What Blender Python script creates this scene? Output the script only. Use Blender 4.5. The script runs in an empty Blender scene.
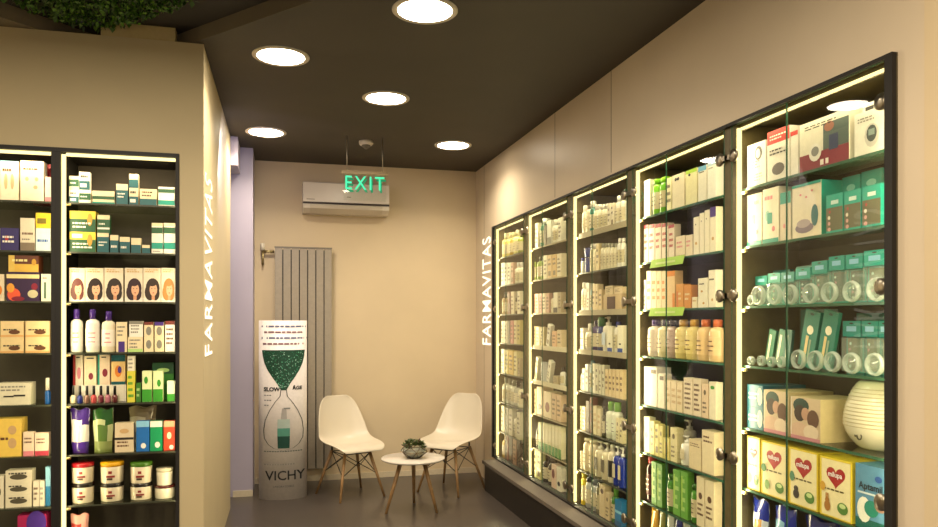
import bpy, math, random
from mathutils import Vector, Matrix
C = bpy.context.scene.collection
PI = math.pi
# ------------------------------------------------------------------ camera model of the photograph
F, CX, HY, H = 750.0, 469.0, 322.0, 1.42
TH = math.atan(194/750.0); SN, CS = math.sin(TH), math.cos(TH)
CEIL = 2*H
def at_plane_x(px, X):            # world Y where the pixel column meets the plane x = X
    u = (px-CX)/F; return X*(CS-u*SN)/(SN+u*CS)
def at_plane_y(px, Y):
    u = (px-CX)/F; return Y*(SN+u*CS)/(CS-u*SN)
def depth(x, y): return x*SN+y*CS
def zat(x, y, py): return H+(HY-py)*depth(x, y)/F
def at_z(px, py, z):
    d = F*(H-z)/(py-HY); u = (px-CX)/F
    return d*(SN+u*CS), d*(CS-u*SN)
# ------------------------------------------------------------------ materials
MC = {}
def rgb(h):
    h = PAL.get(h, h); return [int(h[i:i+2], 16)/255 for i in (0, 2, 4)]
def lin(h):
    if isinstance(h, str):
        h = PAL.get(h, h)
        c = [int(h[i:i+2], 16)/255 for i in (0, 2, 4)]
    else: c = h
    return tuple(v/12.92 if v <= .04045 else ((v+.055)/1.055)**2.4 for v in c)
PAL = dict(white='efe9dc', cream='ead9b4', tan='c9a877', brown='6b4526', dark='2a241c', black='15130f', green='3f9a2e', lime='8fd01c',
           dgreen='1f5c34', teal='0f9a88', dteal='0a5f66', blue='2c5ea8', navy='1d2b78', lblue='8fc3dc', purple='4d2f86', red='b8232c',
           pink='dd8a90', peach='e8b088', orange='e08a2c', yellow='ecd048', gold='c79a3a', grey='8d897c', silver='b9b9b0',
           skin='d9a07c', magenta='a5255e', crimson='8c1f38', olive='7b7a38', lgreen='b9d98a', lilac='b6a3c4')
def principled(name, col, rough=.5, metal=0, noise=0.0, scale=30, bump=0, spec=.5, alpha=None):
    m = bpy.data.materials.new(name); m.use_nodes = True
    nt = m.node_tree; b = nt.nodes['Principled BSDF']
    b.inputs['Roughness'].default_value = rough; b.inputs['Metallic'].default_value = metal
    b.inputs['Specular IOR Level'].default_value = spec
    c = lin(col); b.inputs['Base Color'].default_value = (*c, 1)
    if noise or bump:
        tc = nt.nodes.new('ShaderNodeTexCoord'); n = nt.nodes.new('ShaderNodeTexNoise')
        n.inputs['Scale'].default_value = scale; n.inputs['Detail'].default_value = 4
        nt.links.new(tc.outputs['Object'], n.inputs['Vector'])
        if noise:
            r = nt.nodes.new('ShaderNodeValToRGB')
            r.color_ramp.elements[0].position = .3; r.color_ramp.elements[1].position = .7
            r.color_ramp.elements[0].color = (*[v*(1-noise) for v in c], 1)
            r.color_ramp.elements[1].color = (*[min(1, v*(1+noise)) for v in c], 1)
            nt.links.new(n.outputs['Fac'], r.inputs['Fac']); nt.links.new(r.outputs['Color'], b.inputs['Base Color'])
        if bump:
            bp = nt.nodes.new('ShaderNodeBump'); bp.inputs['Strength'].default_value = bump; bp.inputs['Distance'].default_value = .01
            nt.links.new(n.outputs['Fac'], bp.inputs['Height']); nt.links.new(bp.outputs['Normal'], b.inputs['Normal'])
    return m
def mat(key):
    """key: palette name or hex, optionally 'metal:', 'gloss:' or 'emit<strength>:' in front"""
    if not isinstance(key, str): return key
    if key in MC: return MC[key]
    if ':' in key:
        k, c = key.split(':')
        if k == 'gloss': m = principled('gloss_'+c, tuple(v**1.12*.95 for v in rgb(c)), .18, 0)
        elif k == 'metal': m = principled('metal_'+c, c, .28, 1)
        elif k == 'gloss': m = principled('gloss_'+c, c, .15, 0)
        elif k == 'matte': m = principled('matte_'+c, c, .8, 0, .06, 60)
        elif k.startswith('emit'):
            m = bpy.data.materials.new('glow_'+c); m.use_nodes = True; nt = m.node_tree; nt.nodes.clear()
            e = nt.nodes.new('ShaderNodeEmission'); o = nt.nodes.new('ShaderNodeOutputMaterial')
            e.inputs['Color'].default_value = (*lin(c), 1); e.inputs['Strength'].default_value = float(k[4:])
            nt.links.new(e.outputs[0], o.inputs[0])
    else: m = principled('paint_'+key, tuple(v**1.12*.95 for v in rgb(key)), .45, 0, .05, 45)
    MC[key] = m; return m
def glass_mat(name, tint, refl=1.0, ior=1.45, haze=0.0):
    m = bpy.data.materials.new(name); m.use_nodes = True; nt = m.node_tree; nt.nodes.clear()
    o = nt.nodes.new('ShaderNodeOutputMaterial'); t = nt.nodes.new('ShaderNodeBsdfTransparent'); g = nt.nodes.new('ShaderNodeBsdfGlossy')
    t.inputs['Color'].default_value = (*tint, 1); g.inputs['Roughness'].default_value = .0
    g.inputs['Color'].default_value = (refl, refl, refl, 1)
    f = nt.nodes.new('ShaderNodeFresnel'); f.inputs['IOR'].default_value = ior
    x = nt.nodes.new('ShaderNodeMixShader')
    geo = nt.nodes.new('ShaderNodeNewGeometry'); mm = nt.nodes.new('ShaderNodeMath'); mm.operation = 'MULTIPLY'
    inv = nt.nodes.new('ShaderNodeMath'); inv.operation = 'SUBTRACT'; inv.inputs[0].default_value = 1
    nt.links.new(geo.outputs['Backfacing'], inv.inputs[1])
    nt.links.new(f.outputs[0], mm.inputs[0]); nt.links.new(inv.outputs[0], mm.inputs[1])
    nt.links.new(mm.outputs[0], x.inputs['Fac']); nt.links.new(t.outputs[0], x.inputs[1]); nt.links.new(g.outputs[0], x.inputs[2])
    last = x
    if haze:
        d = nt.nodes.new('ShaderNodeBsdfDiffuse'); d.inputs['Color'].default_value = (.8, .85, .8, 1)
        y = nt.nodes.new('ShaderNodeMixShader'); y.inputs['Fac'].default_value = haze
        nt.links.new(x.outputs[0], y.inputs[1]); nt.links.new(d.outputs[0], y.inputs[2]); last = y
    nt.links.new(last.outputs[0], o.inputs[0]); return m
MC['door_glass'] = glass_mat('door_glass', (.97, .985, .96))
MC['shelf_glass'] = glass_mat('shelf_glass', (.78, .84, .74), .8)
MC['clear_plastic'] = glass_mat('clear_plastic', (.93, .96, .93), 1, 1.5, .30)
MC['blister_plastic'] = glass_mat('blister_plastic', (.85, .95, .93), 1, 1.5, .10)
MC['teat_plastic'] = glass_mat('teat_plastic', (.9, .95, .92), 1, 1.6, .10)
MC['glass_edge'] = principled('green_glass_edge', '2f5a44', .2)
MC['wall_cream'] = principled('cream_wall_paint', 'cbb896', .6, 0, .03, 3, .03)
MC['wall_panel'] = principled('satin_wall_panel', 'cdbda4', .42, 0, .03, 3, .02)
MC['wall_sand'] = principled('sand_wall_paint', 'bfaf8a', .6, 0, .03, 3, .03)
MC['wall_cool_lit'] = principled('cool_lit_wall_paint', 'a79fae', .6, 0, .03, 3, .02)  # lilac in the base colour stands in for cooler light on the pier
MC['ceil_dark'] = principled('dark_ceiling_paint', '3e372b', .75, 0, .05, 4, .02)
MC['ceil_black'] = principled('black_recess_paint', '2a241d', .8, 0, .05, 4, .02)
MC['fascia'] = principled('fascia_paint', '6f6450', .7, 0, .05, 4, .02)
MC['bronze'] = principled('dark_bronze_laminate', '5a5032', .4, 0, .12, 25, .02)
MC['cab_back'] = principled('dark_brown_cabinet_back', '3e3425', .6, 0, .1, 20, .02)
MC['frame_black'] = principled('black_frame', '15110d', .6, 0, .05, 20)
MC['wood'] = principled('beech_wood', '94734b', .45, 0, .2, 22, .03)
MC['wood_dark'] = principled('walnut_stained_wood', '6b4d36', .45, 0, .2, 22, .03)
MC['shell'] = principled('white_moulded_plastic', 'c6bca8', .3, 0, .01, 5)
MC['led'] = mat('emit1.7:ffea9c'); MC['lamp'] = mat('emit22:fff1d8')
def floor_mat():
    m = principled('dark_floor_tile', '443d38', .28, 0, .1, 2.2, .02); nt = m.node_tree; b = nt.nodes['Principled BSDF']
    tc = nt.nodes.new('ShaderNodeTexCoord'); br = nt.nodes.new('ShaderNodeTexBrick')
    br.offset = 0; br.inputs['Scale'].default_value = 1.0; br.inputs['Brick Width'].default_value = .8; br.inputs['Row Height'].default_value = .8
    br.inputs['Mortar Size'].default_value = .003; br.inputs['Color1'].default_value = (*lin('453e39'), 1)
    br.inputs['Color2'].default_value = (*lin('403a35'), 1); br.inputs['Mortar'].default_value = (*lin('332e2a'), 1)
    nt.links.new(tc.outputs['Object'], br.inputs['Vector'])
    mx = nt.nodes.new('ShaderNodeMix'); mx.data_type = 'RGBA'; mx.inputs[0].default_value = .4
    old = b.inputs['Base Color'].links[0].from_socket
    nt.links.new(br.outputs['Color'], mx.inputs[6]); nt.links.new(old, mx.inputs[7]); nt.links.new(mx.outputs[2], b.inputs['Base Color'])
    return m
MC['floor'] = floor_mat()
# ------------------------------------------------------------------ mesh builder
class MB:
    def __init__(s): s.v = []; s.f = []; s.m = []; s.k = []; s.sm = []
    def mi(s, key):
        if key not in s.k: s.k.append(key)
        return s.k.index(key)
    def add(s, vs, fs, key, smooth=False, mx=None):
        n = len(s.v)
        s.v += [tuple(mx @ Vector(v)) for v in vs] if mx else [tuple(v) for v in vs]
        i = s.mi(key)
        for f in fs: s.f.append([a+n for a in f]); s.m.append(i); s.sm.append(smooth)
        return s
    def box(s, a, b, key, mx=None):
        x0, y0, z0 = a; x1, y1, z1 = b
        vs = [(x0,y0,z0),(x1,y0,z0),(x1,y1,z0),(x0,y1,z0),(x0,y0,z1),(x1,y0,z1),(x1,y1,z1),(x0,y1,z1)]
        return s.add(vs, [(0,3,2,1),(4,5,6,7),(0,1,5,4),(1,2,6,5),(2,3,7,6),(3,0,4,7)], key, False, mx)
    def lathe(s, prof, key, n=16, sx=1, sy=1, mx=None, caps=True, smooth=True, a0=0):
        vs = []; fs = []
        for r, z in prof:
            for i in range(n):
                a = a0+2*PI*i/n; vs.append((r*sx*math.cos(a), r*sy*math.sin(a), z))
        for j in range(len(prof)-1):
            for i in range(n):
                k = (i+1) % n; fs.append((j*n+i, j*n+k, (j+1)*n+k, (j+1)*n+i))
        if caps: fs.append(tuple(range(n-1, -1, -1))); fs.append(tuple((len(prof)-1)*n+i for i in range(n)))
        return s.add(vs, fs, key, smooth, mx)
    def tube(s, p, q, r0, r1, key, n=8, smooth=True):
        p, q = Vector(p), Vector(q); d = q-p; L = d.length
        mx = Matrix.Translation(p) @ d.to_track_quat('Z', 'Y').to_matrix().to_4x4()
        return s.lathe([(r0, 0), (r1, L)], key, n, 1, 1, mx, True, smooth)
    def poly(s, pts, key, mx=None): return s.add(pts, [tuple(range(len(pts)))], key, False, mx)
    def ell(s, cx, cz, rx, rz, y, key, n=14, a0=0, a1=2*PI):
        full = abs(a1-a0-2*PI) < 1e-6
        m = n if full else n+1
        return s.poly([(cx+rx*math.cos(a0+(a1-a0)*i/n), y, cz+rz*math.sin(a0+(a1-a0)*i/n)) for i in range(m)], key)
    def rect(s, x0, z0, x1, z1, y, key): return s.poly([(x0,y,z0),(x1,y,z0),(x1,y,z1),(x0,y,z1)], key)
    def build(s, name, parent=None, loc=None, rotz=0):
        me = bpy.data.meshes.new(name); me.from_pydata(s.v, [], s.f); me.update()
        for k in s.k: me.materials.append(mat(k))
        me.polygons.foreach_set('material_index', s.m); me.polygons.foreach_set('use_smooth', s.sm)
        o = bpy.data.objects.new(name, me); C.objects.link(o)
        if parent: o.parent = parent
        if loc: o.location = loc
        if rotz: o.rotation_euler = (0, 0, rotz)
        return o
def thing(name, label, cat, loc=(0,0,0), rotz=0, group=None):
    o = bpy.data.objects.new(name, None); C.objects.link(o); o.location = loc; o.rotation_euler = (0, 0, rotz)
    o.empty_display_size = .05
    return tag(o, label, cat, group)
def tag(o, label, cat, group=None, kind=None):
    o['label'] = label; o['category'] = cat
    if group: o['group'] = group
    if kind: o['kind'] = kind
    return o
def struct(name, mb, label=None):
    o = mb.build(name); o['kind'] = 'structure'
    if label: o['label'] = label
    return o
def smooth_mod(o, lv=1):
    m = o.modifiers.new('s', 'SUBSURF'); m.levels = lv; m.render_levels = lv; return o
def text_geo(txt, size, w=None, bold=0.0, extrude=0.0, sx=1.0, spacing=1.0):
    cu = bpy.data.curves.new('t', 'FONT'); cu.body = txt; cu.size = size; cu.align_x = 'CENTER'; cu.align_y = 'CENTER'
    cu.offset = bold; cu.extrude = extrude; cu.space_character = spacing; cu.resolution_u = 3
    o = bpy.data.objects.new('t', cu); C.objects.link(o)
    dg = bpy.context.evaluated_depsgraph_get(); dg.update()
    me = bpy.data.meshes.new_from_object(o.evaluated_get(dg))
    vs = [v.co.copy() for v in me.vertices]; fs = [tuple(p.vertices) for p in me.polygons]
    bpy.data.objects.remove(o); bpy.data.curves.remove(cu); bpy.data.meshes.remove(me)
    if not vs: return vs, fs
    x0 = min(v.x for v in vs); x1 = max(v.x for v in vs); y0 = min(v.y for v in vs); y1 = max(v.y for v in vs)
    k = (w/(x1-x0)) if w else 1
    for v in vs: v.x = (v.x-(x0+x1)/2)*k*sx; v.y = (v.y-(y0+y1)/2)*k
    return vs, fs
def text_front(mb, txt, cx, cz, w, y, key, bold=0.0, squash=1.0):
    vs, fs = text_geo(txt, .1, w, bold)
    mb.add([(cx+v.x, y, cz+v.y*squash) for v in vs], fs, key)
# ------------------------------------------------------------------ the room shell
WX = 1.84; WY = 6.85; LY = 4.05
CABZ0, CABZ1 = .25, 2.245
CY = [(1.925, 2.712), (2.80, 3.60), (3.70, 4.452), (4.555, 5.32), (5.43, 6.17)]     # clear insides of the five right cabinets
C_NEAR, C_FAR = 1.888, 6.25
m = MB(); m.box((-4, -1.5, -.06), (2.6, 7.2, 0), 'floor'); struct('floor', m)
m = MB(); m.box((-1.2, WY, 0), (2.3, WY+.1, CEIL), 'wall_cream'); struct('wall_back', m)
m = MB()
m.box((WX, C_NEAR, CABZ1), (WX+.4, C_FAR, CEIL), 'wall_panel'); m.box((WX, C_NEAR, 0), (WX+.4, C_FAR, CABZ0), 'wall_panel')
m.box((WX, C_FAR, 0), (WX+.4, WY, CEIL), 'wall_panel'); m.box((WX, 1.775, 0), (WX+.4, C_NEAR, CEIL), 'wall_panel')
m.box((WX+.36, C_NEAR, CABZ0), (WX+.4, C_FAR, CABZ1), 'wall_panel')
struct('wall_right', m)
m = MB(); m.box((WX-.02, -1.5, 0), (WX+.4, 1.772, CEIL), 'wall_cream'); struct('wall_right_near', m)
m = MB()
for y in (6.56, 4.78, 3.9): m.box((WX-.0015, y, CABZ1+.02 if y < 6.2 else 0), (WX+.001, y+.005, CEIL), '8d8068')
struct('trim_1', m)
# left wall with the recess for the open cabinets
LC0, LC1, LZ0, LZ1 = -1.66, -.470, .20, 2.272
m = MB()
m.box((-3.6, LY, LZ1), (-.353, LY+.10, CEIL), 'wall_sand'); m.box((-3.6, LY, 0), (LC0, LY+.10, LZ1), 'wall_sand')
m.box((LC1, LY, 0), (-.353, LY+.10, LZ1), 'wall_sand'); m.box((LC0, LY, 0), (LC1, LY+.10, LZ0), 'wall_sand')
struct('wall_left_front', m)
m = MB()
pts = [(-.353, LY+.1), (-.33, 6.0), (-.43, 6.0), (-.43, LY+.1)]
pts = [(-.3531, LY+.1), (-.33, 6.0), (-.45, 6.0), (-.45, LY+.1)]
vs = [(x, y, 0) for x, y in pts]+[(x, y, CEIL) for x, y in pts]
m.add(vs, [(3,2,1,0),(4,5,6,7),(0,1,5,4),(1,2,6,5),(2,3,7,6),(3,0,4,7)], 'wall_sand')
struct('wall_left_return', m)
m = MB(); m.box((-1.2, 6.37, 0), (-.174, WY, CEIL), 'wall_cool_lit'); struct('wall_left_pier', m)
m = MB(); m.box((-.45, 6.005, 2.62), (-.275, 6.365, CEIL-.001), 'wall_cool_lit'); struct('trim_2', m)
m = MB(); m.box((-3.7, -1.5, 0), (-3.6, LY+.1, CEIL+.1), 'wall_sand'); struct('wall_left', m)
# baseboards
m = MB(); m.box((-.17, WY-.012, 0), (WX, WY-.001, .05), 'd8cbb0'); struct('baseboard_back', m)
m = MB(); m.box((-.33, 6.358, 0), (-.174, 6.369, .05), 'd8cbb0'); struct('baseboard_pier', m)
# ceiling: lower slab with a slanted edge, recess with moss on the left
ZR = 2.912
pa, pb = Vector((-.308, 3.932)), Vector((.166, 3.373)); dr = (pb-pa).normalized()
far = pa-dr*.40; near = pa+dr*((2.39-pa.x)/dr.x)
low = [(far.x, far.y), (far.x, WY+.1), (2.4, WY+.1), (2.4, -1.5), (near.x, near.y)]
m = MB()
n = len(low)
m.add([(x, y, CEIL) for x, y in low]+[(x, y, CEIL+.3) for x, y in low],
      [tuple(range(n)), tuple(range(2*n-1, n-1, -1))]+[(i, (i+1) % n, n+(i+1) % n, n+i) for i in range(1, n-1)], 'ceil_dark')
struct('ceiling', m)
m = MB()
m.add([(near.x, near.y, CEIL), (far.x, far.y, CEIL), (far.x, far.y, ZR), (near.x, near.y, ZR)], [(0, 1, 2, 3)], 'fascia'); struct('trim_4', m)
m = MB(); m.box((-3.7, -1.5, ZR), (3.0, 7.0, ZR+.05), 'ceil_black'); struct('ceiling_recess', m)
# left slab beyond the recess, with a fascia
la, lb = Vector((-1.239, 3.925)), Vector((-.945, 4.22)); dl = (lb-la).normalized()
q0, q1 = la-dl*4.0, lb+dl*.12
m = MB(); P = [(q0.x, q0.y), (q1.x, q1.y), (-3.6, q1.y)]
m.add([(x, y, CEIL) for x, y in P]+[(x, y, ZR) for x, y in P], [(2,1,0), (3,4,5), (0,1,4,3), (1,2,5,4)], 'fascia'); struct('ceiling_left', m)
m = MB(); m.box((-.836, 4.056, CEIL+.0005), (-.49, 4.14, ZR-.0005), 'cdbb8d'); struct('trim_5', m)
# ------------------------------------------------------------------ moss panel in the recess
rnd = random.Random(4)
mp = [at_z(px, py, ZR-.02) for px, py in ((0, -6), (28, 6), (58, 18), (82, 26), (104, 27), (122, 23), (140, 20), (158, 12), (182, 4), (200, -5))]
mp += [(mp[-1][0]+.25, mp[-1][1]-.7), (mp[0][0]-.25, mp[0][1]-.9)]
def inside(x, y, P):
    c = False; j = len(P)-1
    for i in range(len(P)):
        if (P[i][1] > y) != (P[j][1] > y) and x < (P[j][0]-P[i][0])*(y-P[i][1])/(P[j][1]-P[i][1])+P[i][0]: c = not c
        j = i
    return c
m = MB(); xs = [p[0] for p in mp]; ys = [p[1] for p in mp]
m.add([(x, y, ZR-.012) for x, y in mp], [tuple(range(len(mp)))], '1f2e10')
k = 0
while k < 6500:
    x = rnd.uniform(min(xs), max(xs)); y = rnd.uniform(min(ys), max(ys))
    if not inside(x, y, mp): continue
    k += 1; z = ZR-.014-rnd.random()*.03; r = rnd.uniform(.006, .015); a = rnd.uniform(0, 2*PI); t = rnd.uniform(-.02, 0)
    m.add([(x-r*math.cos(a), y-r*math.sin(a), z), (x+r*.5*math.sin(a), y-r*.5*math.cos(a), z+t), (x+r*math.cos(a), y+r*math.sin(a), z), (x-r*.5*math.sin(a), y+r*.5*math.cos(a), z-t*.5)],
          [(0, 1, 2, 3)], rnd.choice(['44651c', '567f22', '6a9628', '385419', '4c7324']))
tag(m.build('moss_panel'), 'green moss panel in the dark ceiling recess above the left wall', 'moss', kind='stuff')
# ------------------------------------------------------------------ ceiling lights, smoke detector
def disc_light(x, y, label):
    t = thing('ceiling_light', label, 'ceiling light', (x, y, CEIL), 0, 'round ceiling lights')
    m = MB(); m.lathe([(.122, -.004), (.142, -.010), (.150, -.004), (.150, -.0005)], 'd9cfbd', 40, caps=False); m.build('trim_ring', t)
    m = MB(); m.lathe([(.001, -.006), (.124, -.006)], 'lamp', 40, caps=False); m.build('diffuser', t)
    L = bpy.data.lights.new('downlight', 'AREA'); L.shape = 'DISK'; L.size = .24; L.energy = 11; L.color = (1, .86, .66); L.spread = 2.5
    o = bpy.data.objects.new('downlight', L); C.objects.link(o); o.parent = t; o.location = (0, 0, -.03)
for px, py, lb_ in ((425, 10, 'round white ceiling light nearest the camera, at the top edge'), (281, 56, 'round ceiling light nearest the top of the left wall corner'),
                    (386, 98, 'round ceiling light in the middle of the dark ceiling'), (266, 132, 'round ceiling light farthest left, beside the cool-lit pier'),
                    (453, 145, 'round ceiling light farthest back, near the right wall corner')):
    x, y = at_z(px, py, CEIL); disc_light(x, y, lb_)
x, y = at_z(366, 141, CEIL)
t = thing('smoke_detector', 'small white smoke detector on the ceiling above the exit sign', 'smoke detector', (x, y, CEIL))
m = MB(); m.lathe([(.055, -.0005), (.056, -.02), (.046, -.034)], 'd9cfbd', 20); m.build('base', t)
m = MB(); m.lathe([(.036, -.034), (.03, -.045), (.012, -.062)], '6e675a', 16); m.build('sensor', t)
# lamps for the parts of the shop behind the camera (same ceiling lights, further rows)
for x, y in ((.75, 1.1), (-.95, 2.2), (-1.5, .9), (.1, -.4)):
    t = x
    L = bpy.data.lights.new('room_downlight', 'AREA'); L.shape = 'DISK'; L.size = .3; L.energy = (30 if y > 0 else 22) if x > 0 else 44; L.color = (1, .84, .62)
    o = bpy.data.objects.new('room_downlight', L); C.objects.link(o); o.location = (x, y, CEIL-.04)
# ------------------------------------------------------------------ wall lettering
def wall_word(name, label, M):
    vs, fs = text_geo('FARMAVITAS', .2, 1.0, .0012, 0, 1, 1.12)
    h = max(v.y for v in vs)
    m = MB(); m.add([M(v.x+.5, v.y/(2*h)+.5) for v in vs], fs, 'emit1.5:fff0cf')
    tag(m.build(name), label, 'lettering')
# left: reads upwards along the return wall; right: likewise at the far end of the right wall
def ML(a, b):
    yy = 4.50-.40*b; return (-.353+(yy-4.15)*(.0231/1.85)+.003, yy, 1.24+a*.97)
wall_word('wall_lettering', 'white vertical FARMAVITAS letters on the left wall beside the open cabinets', ML)
def MR(a, b): return (WX-.003, 6.34+.27*b, 1.215+a*.965)
wall_word('wall_lettering', 'white vertical FARMAVITAS letters beside the farthest glass cabinet', MR)
# ------------------------------------------------------------------ right cabinets
def strip_light(par, p, length, kind, d, e):
    Ld = bpy.data.lights.new('led_light', 'AREA'); Ld.shape = 'RECTANGLE'; Ld.size = length; Ld.size_y = .012; Ld.energy = e; Ld.color = (1, .83, .5)
    o = bpy.data.objects.new('led_light', Ld); C.objects.link(o)
    z = -Vector(d).normalized(); x = Vector((0, 0, 1)) if kind == 'v' else (Vector((0, 1, 0)) if kind == 'h' else Vector((1, 0, 0)))
    y = z.cross(x).normalized(); M = Matrix((x, y, z)).transposed().to_4x4(); M.translation = Vector(p); o.matrix_world = M
RZ = [1.967, 1.729, 1.485, 1.243, .988, .74, .487, CABZ0+.015]
LZs = [2.013, 1.769, 1.522, 1.268, 1.014, .762, .512, .265]
SHN = ['top', 'second', 'third', 'fourth', 'fifth', 'sixth', 'seventh', 'bottom']
CN = ['nearest glass cabinet', 'second glass cabinet', 'middle glass cabinet', 'fourth glass cabinet', 'farthest glass cabinet']
XB = WX+.30
yedge = [C_NEAR]+[(CY[i][1]+CY[i+1][0])/2 for i in range(4)]+[C_FAR]
for i, (a, b) in enumerate(CY):
    y0, y1 = yedge[i], yedge[i+1]
    t = thing('display_cabinet', 'built-in lit display cabinet with glass doors, the '+CN[i]+' of the right wall', 'cabinet', (WX, (y0+y1)/2, CABZ0), 0, 'glass display cabinets of the right wall')
    oy = -(y0+y1)/2
    def P(mb, name, par=t):
        mb.v = [(v[0]-WX, v[1]+oy, v[2]-CABZ0) for v in mb.v]; return mb.build(name, par)
    m = MB(); m.box((XB, y0+.001, CABZ0+.001), (XB+.02, y1-.001, CABZ1-.001), 'cab_back'); P(m, 'back_panel')
    for (s0, s1) in ((y0+.001, a), (b, y1-.001)):
        m = MB(); m.box((WX-.004, s0, CABZ0+.014), (XB-.001, s1, CABZ1-.0145), 'bronze'); P(m, 'side_panel')
    m = MB(); m.box((WX-.003, y0+.001, CABZ1-.012), (XB-.001, y1-.001, CABZ1-.001), 'bronze'); m.box((WX-.02, y0+.001, CABZ1-.014), (WX-.0035, y1-.001, CABZ1-.001), 'frame_black'); P(m, 'top_panel')
    m = MB(); m.box((WX-.02, y0+.001, CABZ0+.001), (XB-.001, y1-.001, CABZ0+.013), 'frame_black'); P(m, 'bottom_panel')
    if i == 0:
        m = MB(); m.box((WX-.021, y0+.0005, CABZ0+.001), (WX-.005, a-.006, CABZ1-.001), 'frame_black'); P(m, 'frame')
    if i == 4:
        m = MB(); m.box((WX-.021, b+.045, CABZ0+.001), (WX-.005, y1-.0005, CABZ1-.001), 'frame_black'); P(m, 'frame')
    for k, z in enumerate(RZ[:7]):
        m = MB(); m.box((WX+.024, a+.002, z-.010), (XB-.002, b-.002, z), 'shelf_glass')
        m.f.pop(5); m.m.pop(5); m.sm.pop(5)
        m.add([(WX+.024, a+.002, z-.010), (WX+.024, b-.002, z-.010), (WX+.024, b-.002, z), (WX+.024, a+.002, z)], [(0, 3, 2, 1)], 'glass_edge' if i in (0, 1) else ('a89a78' if i == 3 else '3c3f2c'))
        sh = P(m, 'shelf')
        m = MB()
        m.tube((WX+.018, b-.012, z-.018), (WX+.018, b-.04, z-.018), .007, .007, 'metal:d8c48a', 8); P(m, 'shelf_pin')
        if (i == 2 and k in (0, 2, 3)) or (i == 3 and k in (3, 4)):
            m = MB(); m.box((WX+.014, a+.01, z-.024), (WX+.023, b-.05, z+.008), 'b5a98c' if i == 2 else 'd8cfae'); P(m, 'price_rail')
    m = MB(); m.box((WX-.001, b-.012, CABZ0+.03), (WX+.015, b-.0005, CABZ1-.03), 'led'); P(m, 'led_strip')
    m = MB(); m.box((WX+.004, a+.004, CABZ1-.040), (WX+.010, b-.014, CABZ1-.0305), 'led'); P(m, 'led_strip')
    m = MB(); m.box((WX+.0105, a+.002, CABZ1-.041), (WX+.02, b-.002, CABZ1-.0125), 'bronze'); P(m, 'light_pelmet')
    strip_light(t, (WX+.008, b-.016, 1.24), 1.9, 'v', (0, -1, 0), (3.8, 3.2, 2.6, 2.4, 2.2)[i]); strip_light(t, (WX+.008, a+.004, 1.24), 1.9, 'v', (0, 1, 0), (2.8, 2, 1.3, 1.2, 1.1)[i]); strip_light(t, (WX+.007, (a+b)/2, CABZ1-.042), b-a-.06, 'h', (0.4, 0, -1), 1.2)
    mid = (a+b)/2+.07
    for s, (d0, d1) in enumerate(((a-.012, mid-.002), (mid+.002, b+.02))):
        m = MB(); m.box((WX-.012, d0, CABZ0+.03), (WX-.007, d1, CABZ1-.0165), 'door_glass')
        m.m[2] = m.m[4] = m.m[1] = m.m[0] = m.mi('glass_edge')
        dn = P(m, 'glass_door')
        zz = (2.105, 1.53, .86, .36)
        for z in zz:
            m = MB(); yy = d0+.022 if s == 0 else d1-.022; sg = -1 if s == 0 else 1
            m.lathe([(.005, 0), (.027, 0), (.027, .008), (.006, .009)], 'metal:9c9484', 20, mx=Matrix.Translation((WX-.012, yy, z)) @ Matrix.Rotation(-PI/2, 4, 'Y'))
            if not (i == 0 and s == 0): m.box((WX-.020, min(yy, yy+sg*.06), z-.011), (WX-.0125, max(yy, yy+sg*.06), z+.011), 'metal:9c9484')
            P(m, 'hinge', dn)
# bench under the cabinets
t = thing('plinth_bench', 'dark low plinth with grey top running under the glass cabinets', 'plinth', (1.77, 4, 0))
m = MB(); m.box((-.055, -4.2, 0), (.068, 2.10, .222), '1a1512'); m.build('front_panel', t)
m = MB(); m.box((-.07, -4.2, .223), (.069, 2.13, .249), 'matte:5c5347'); m.build('top', t)
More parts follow.
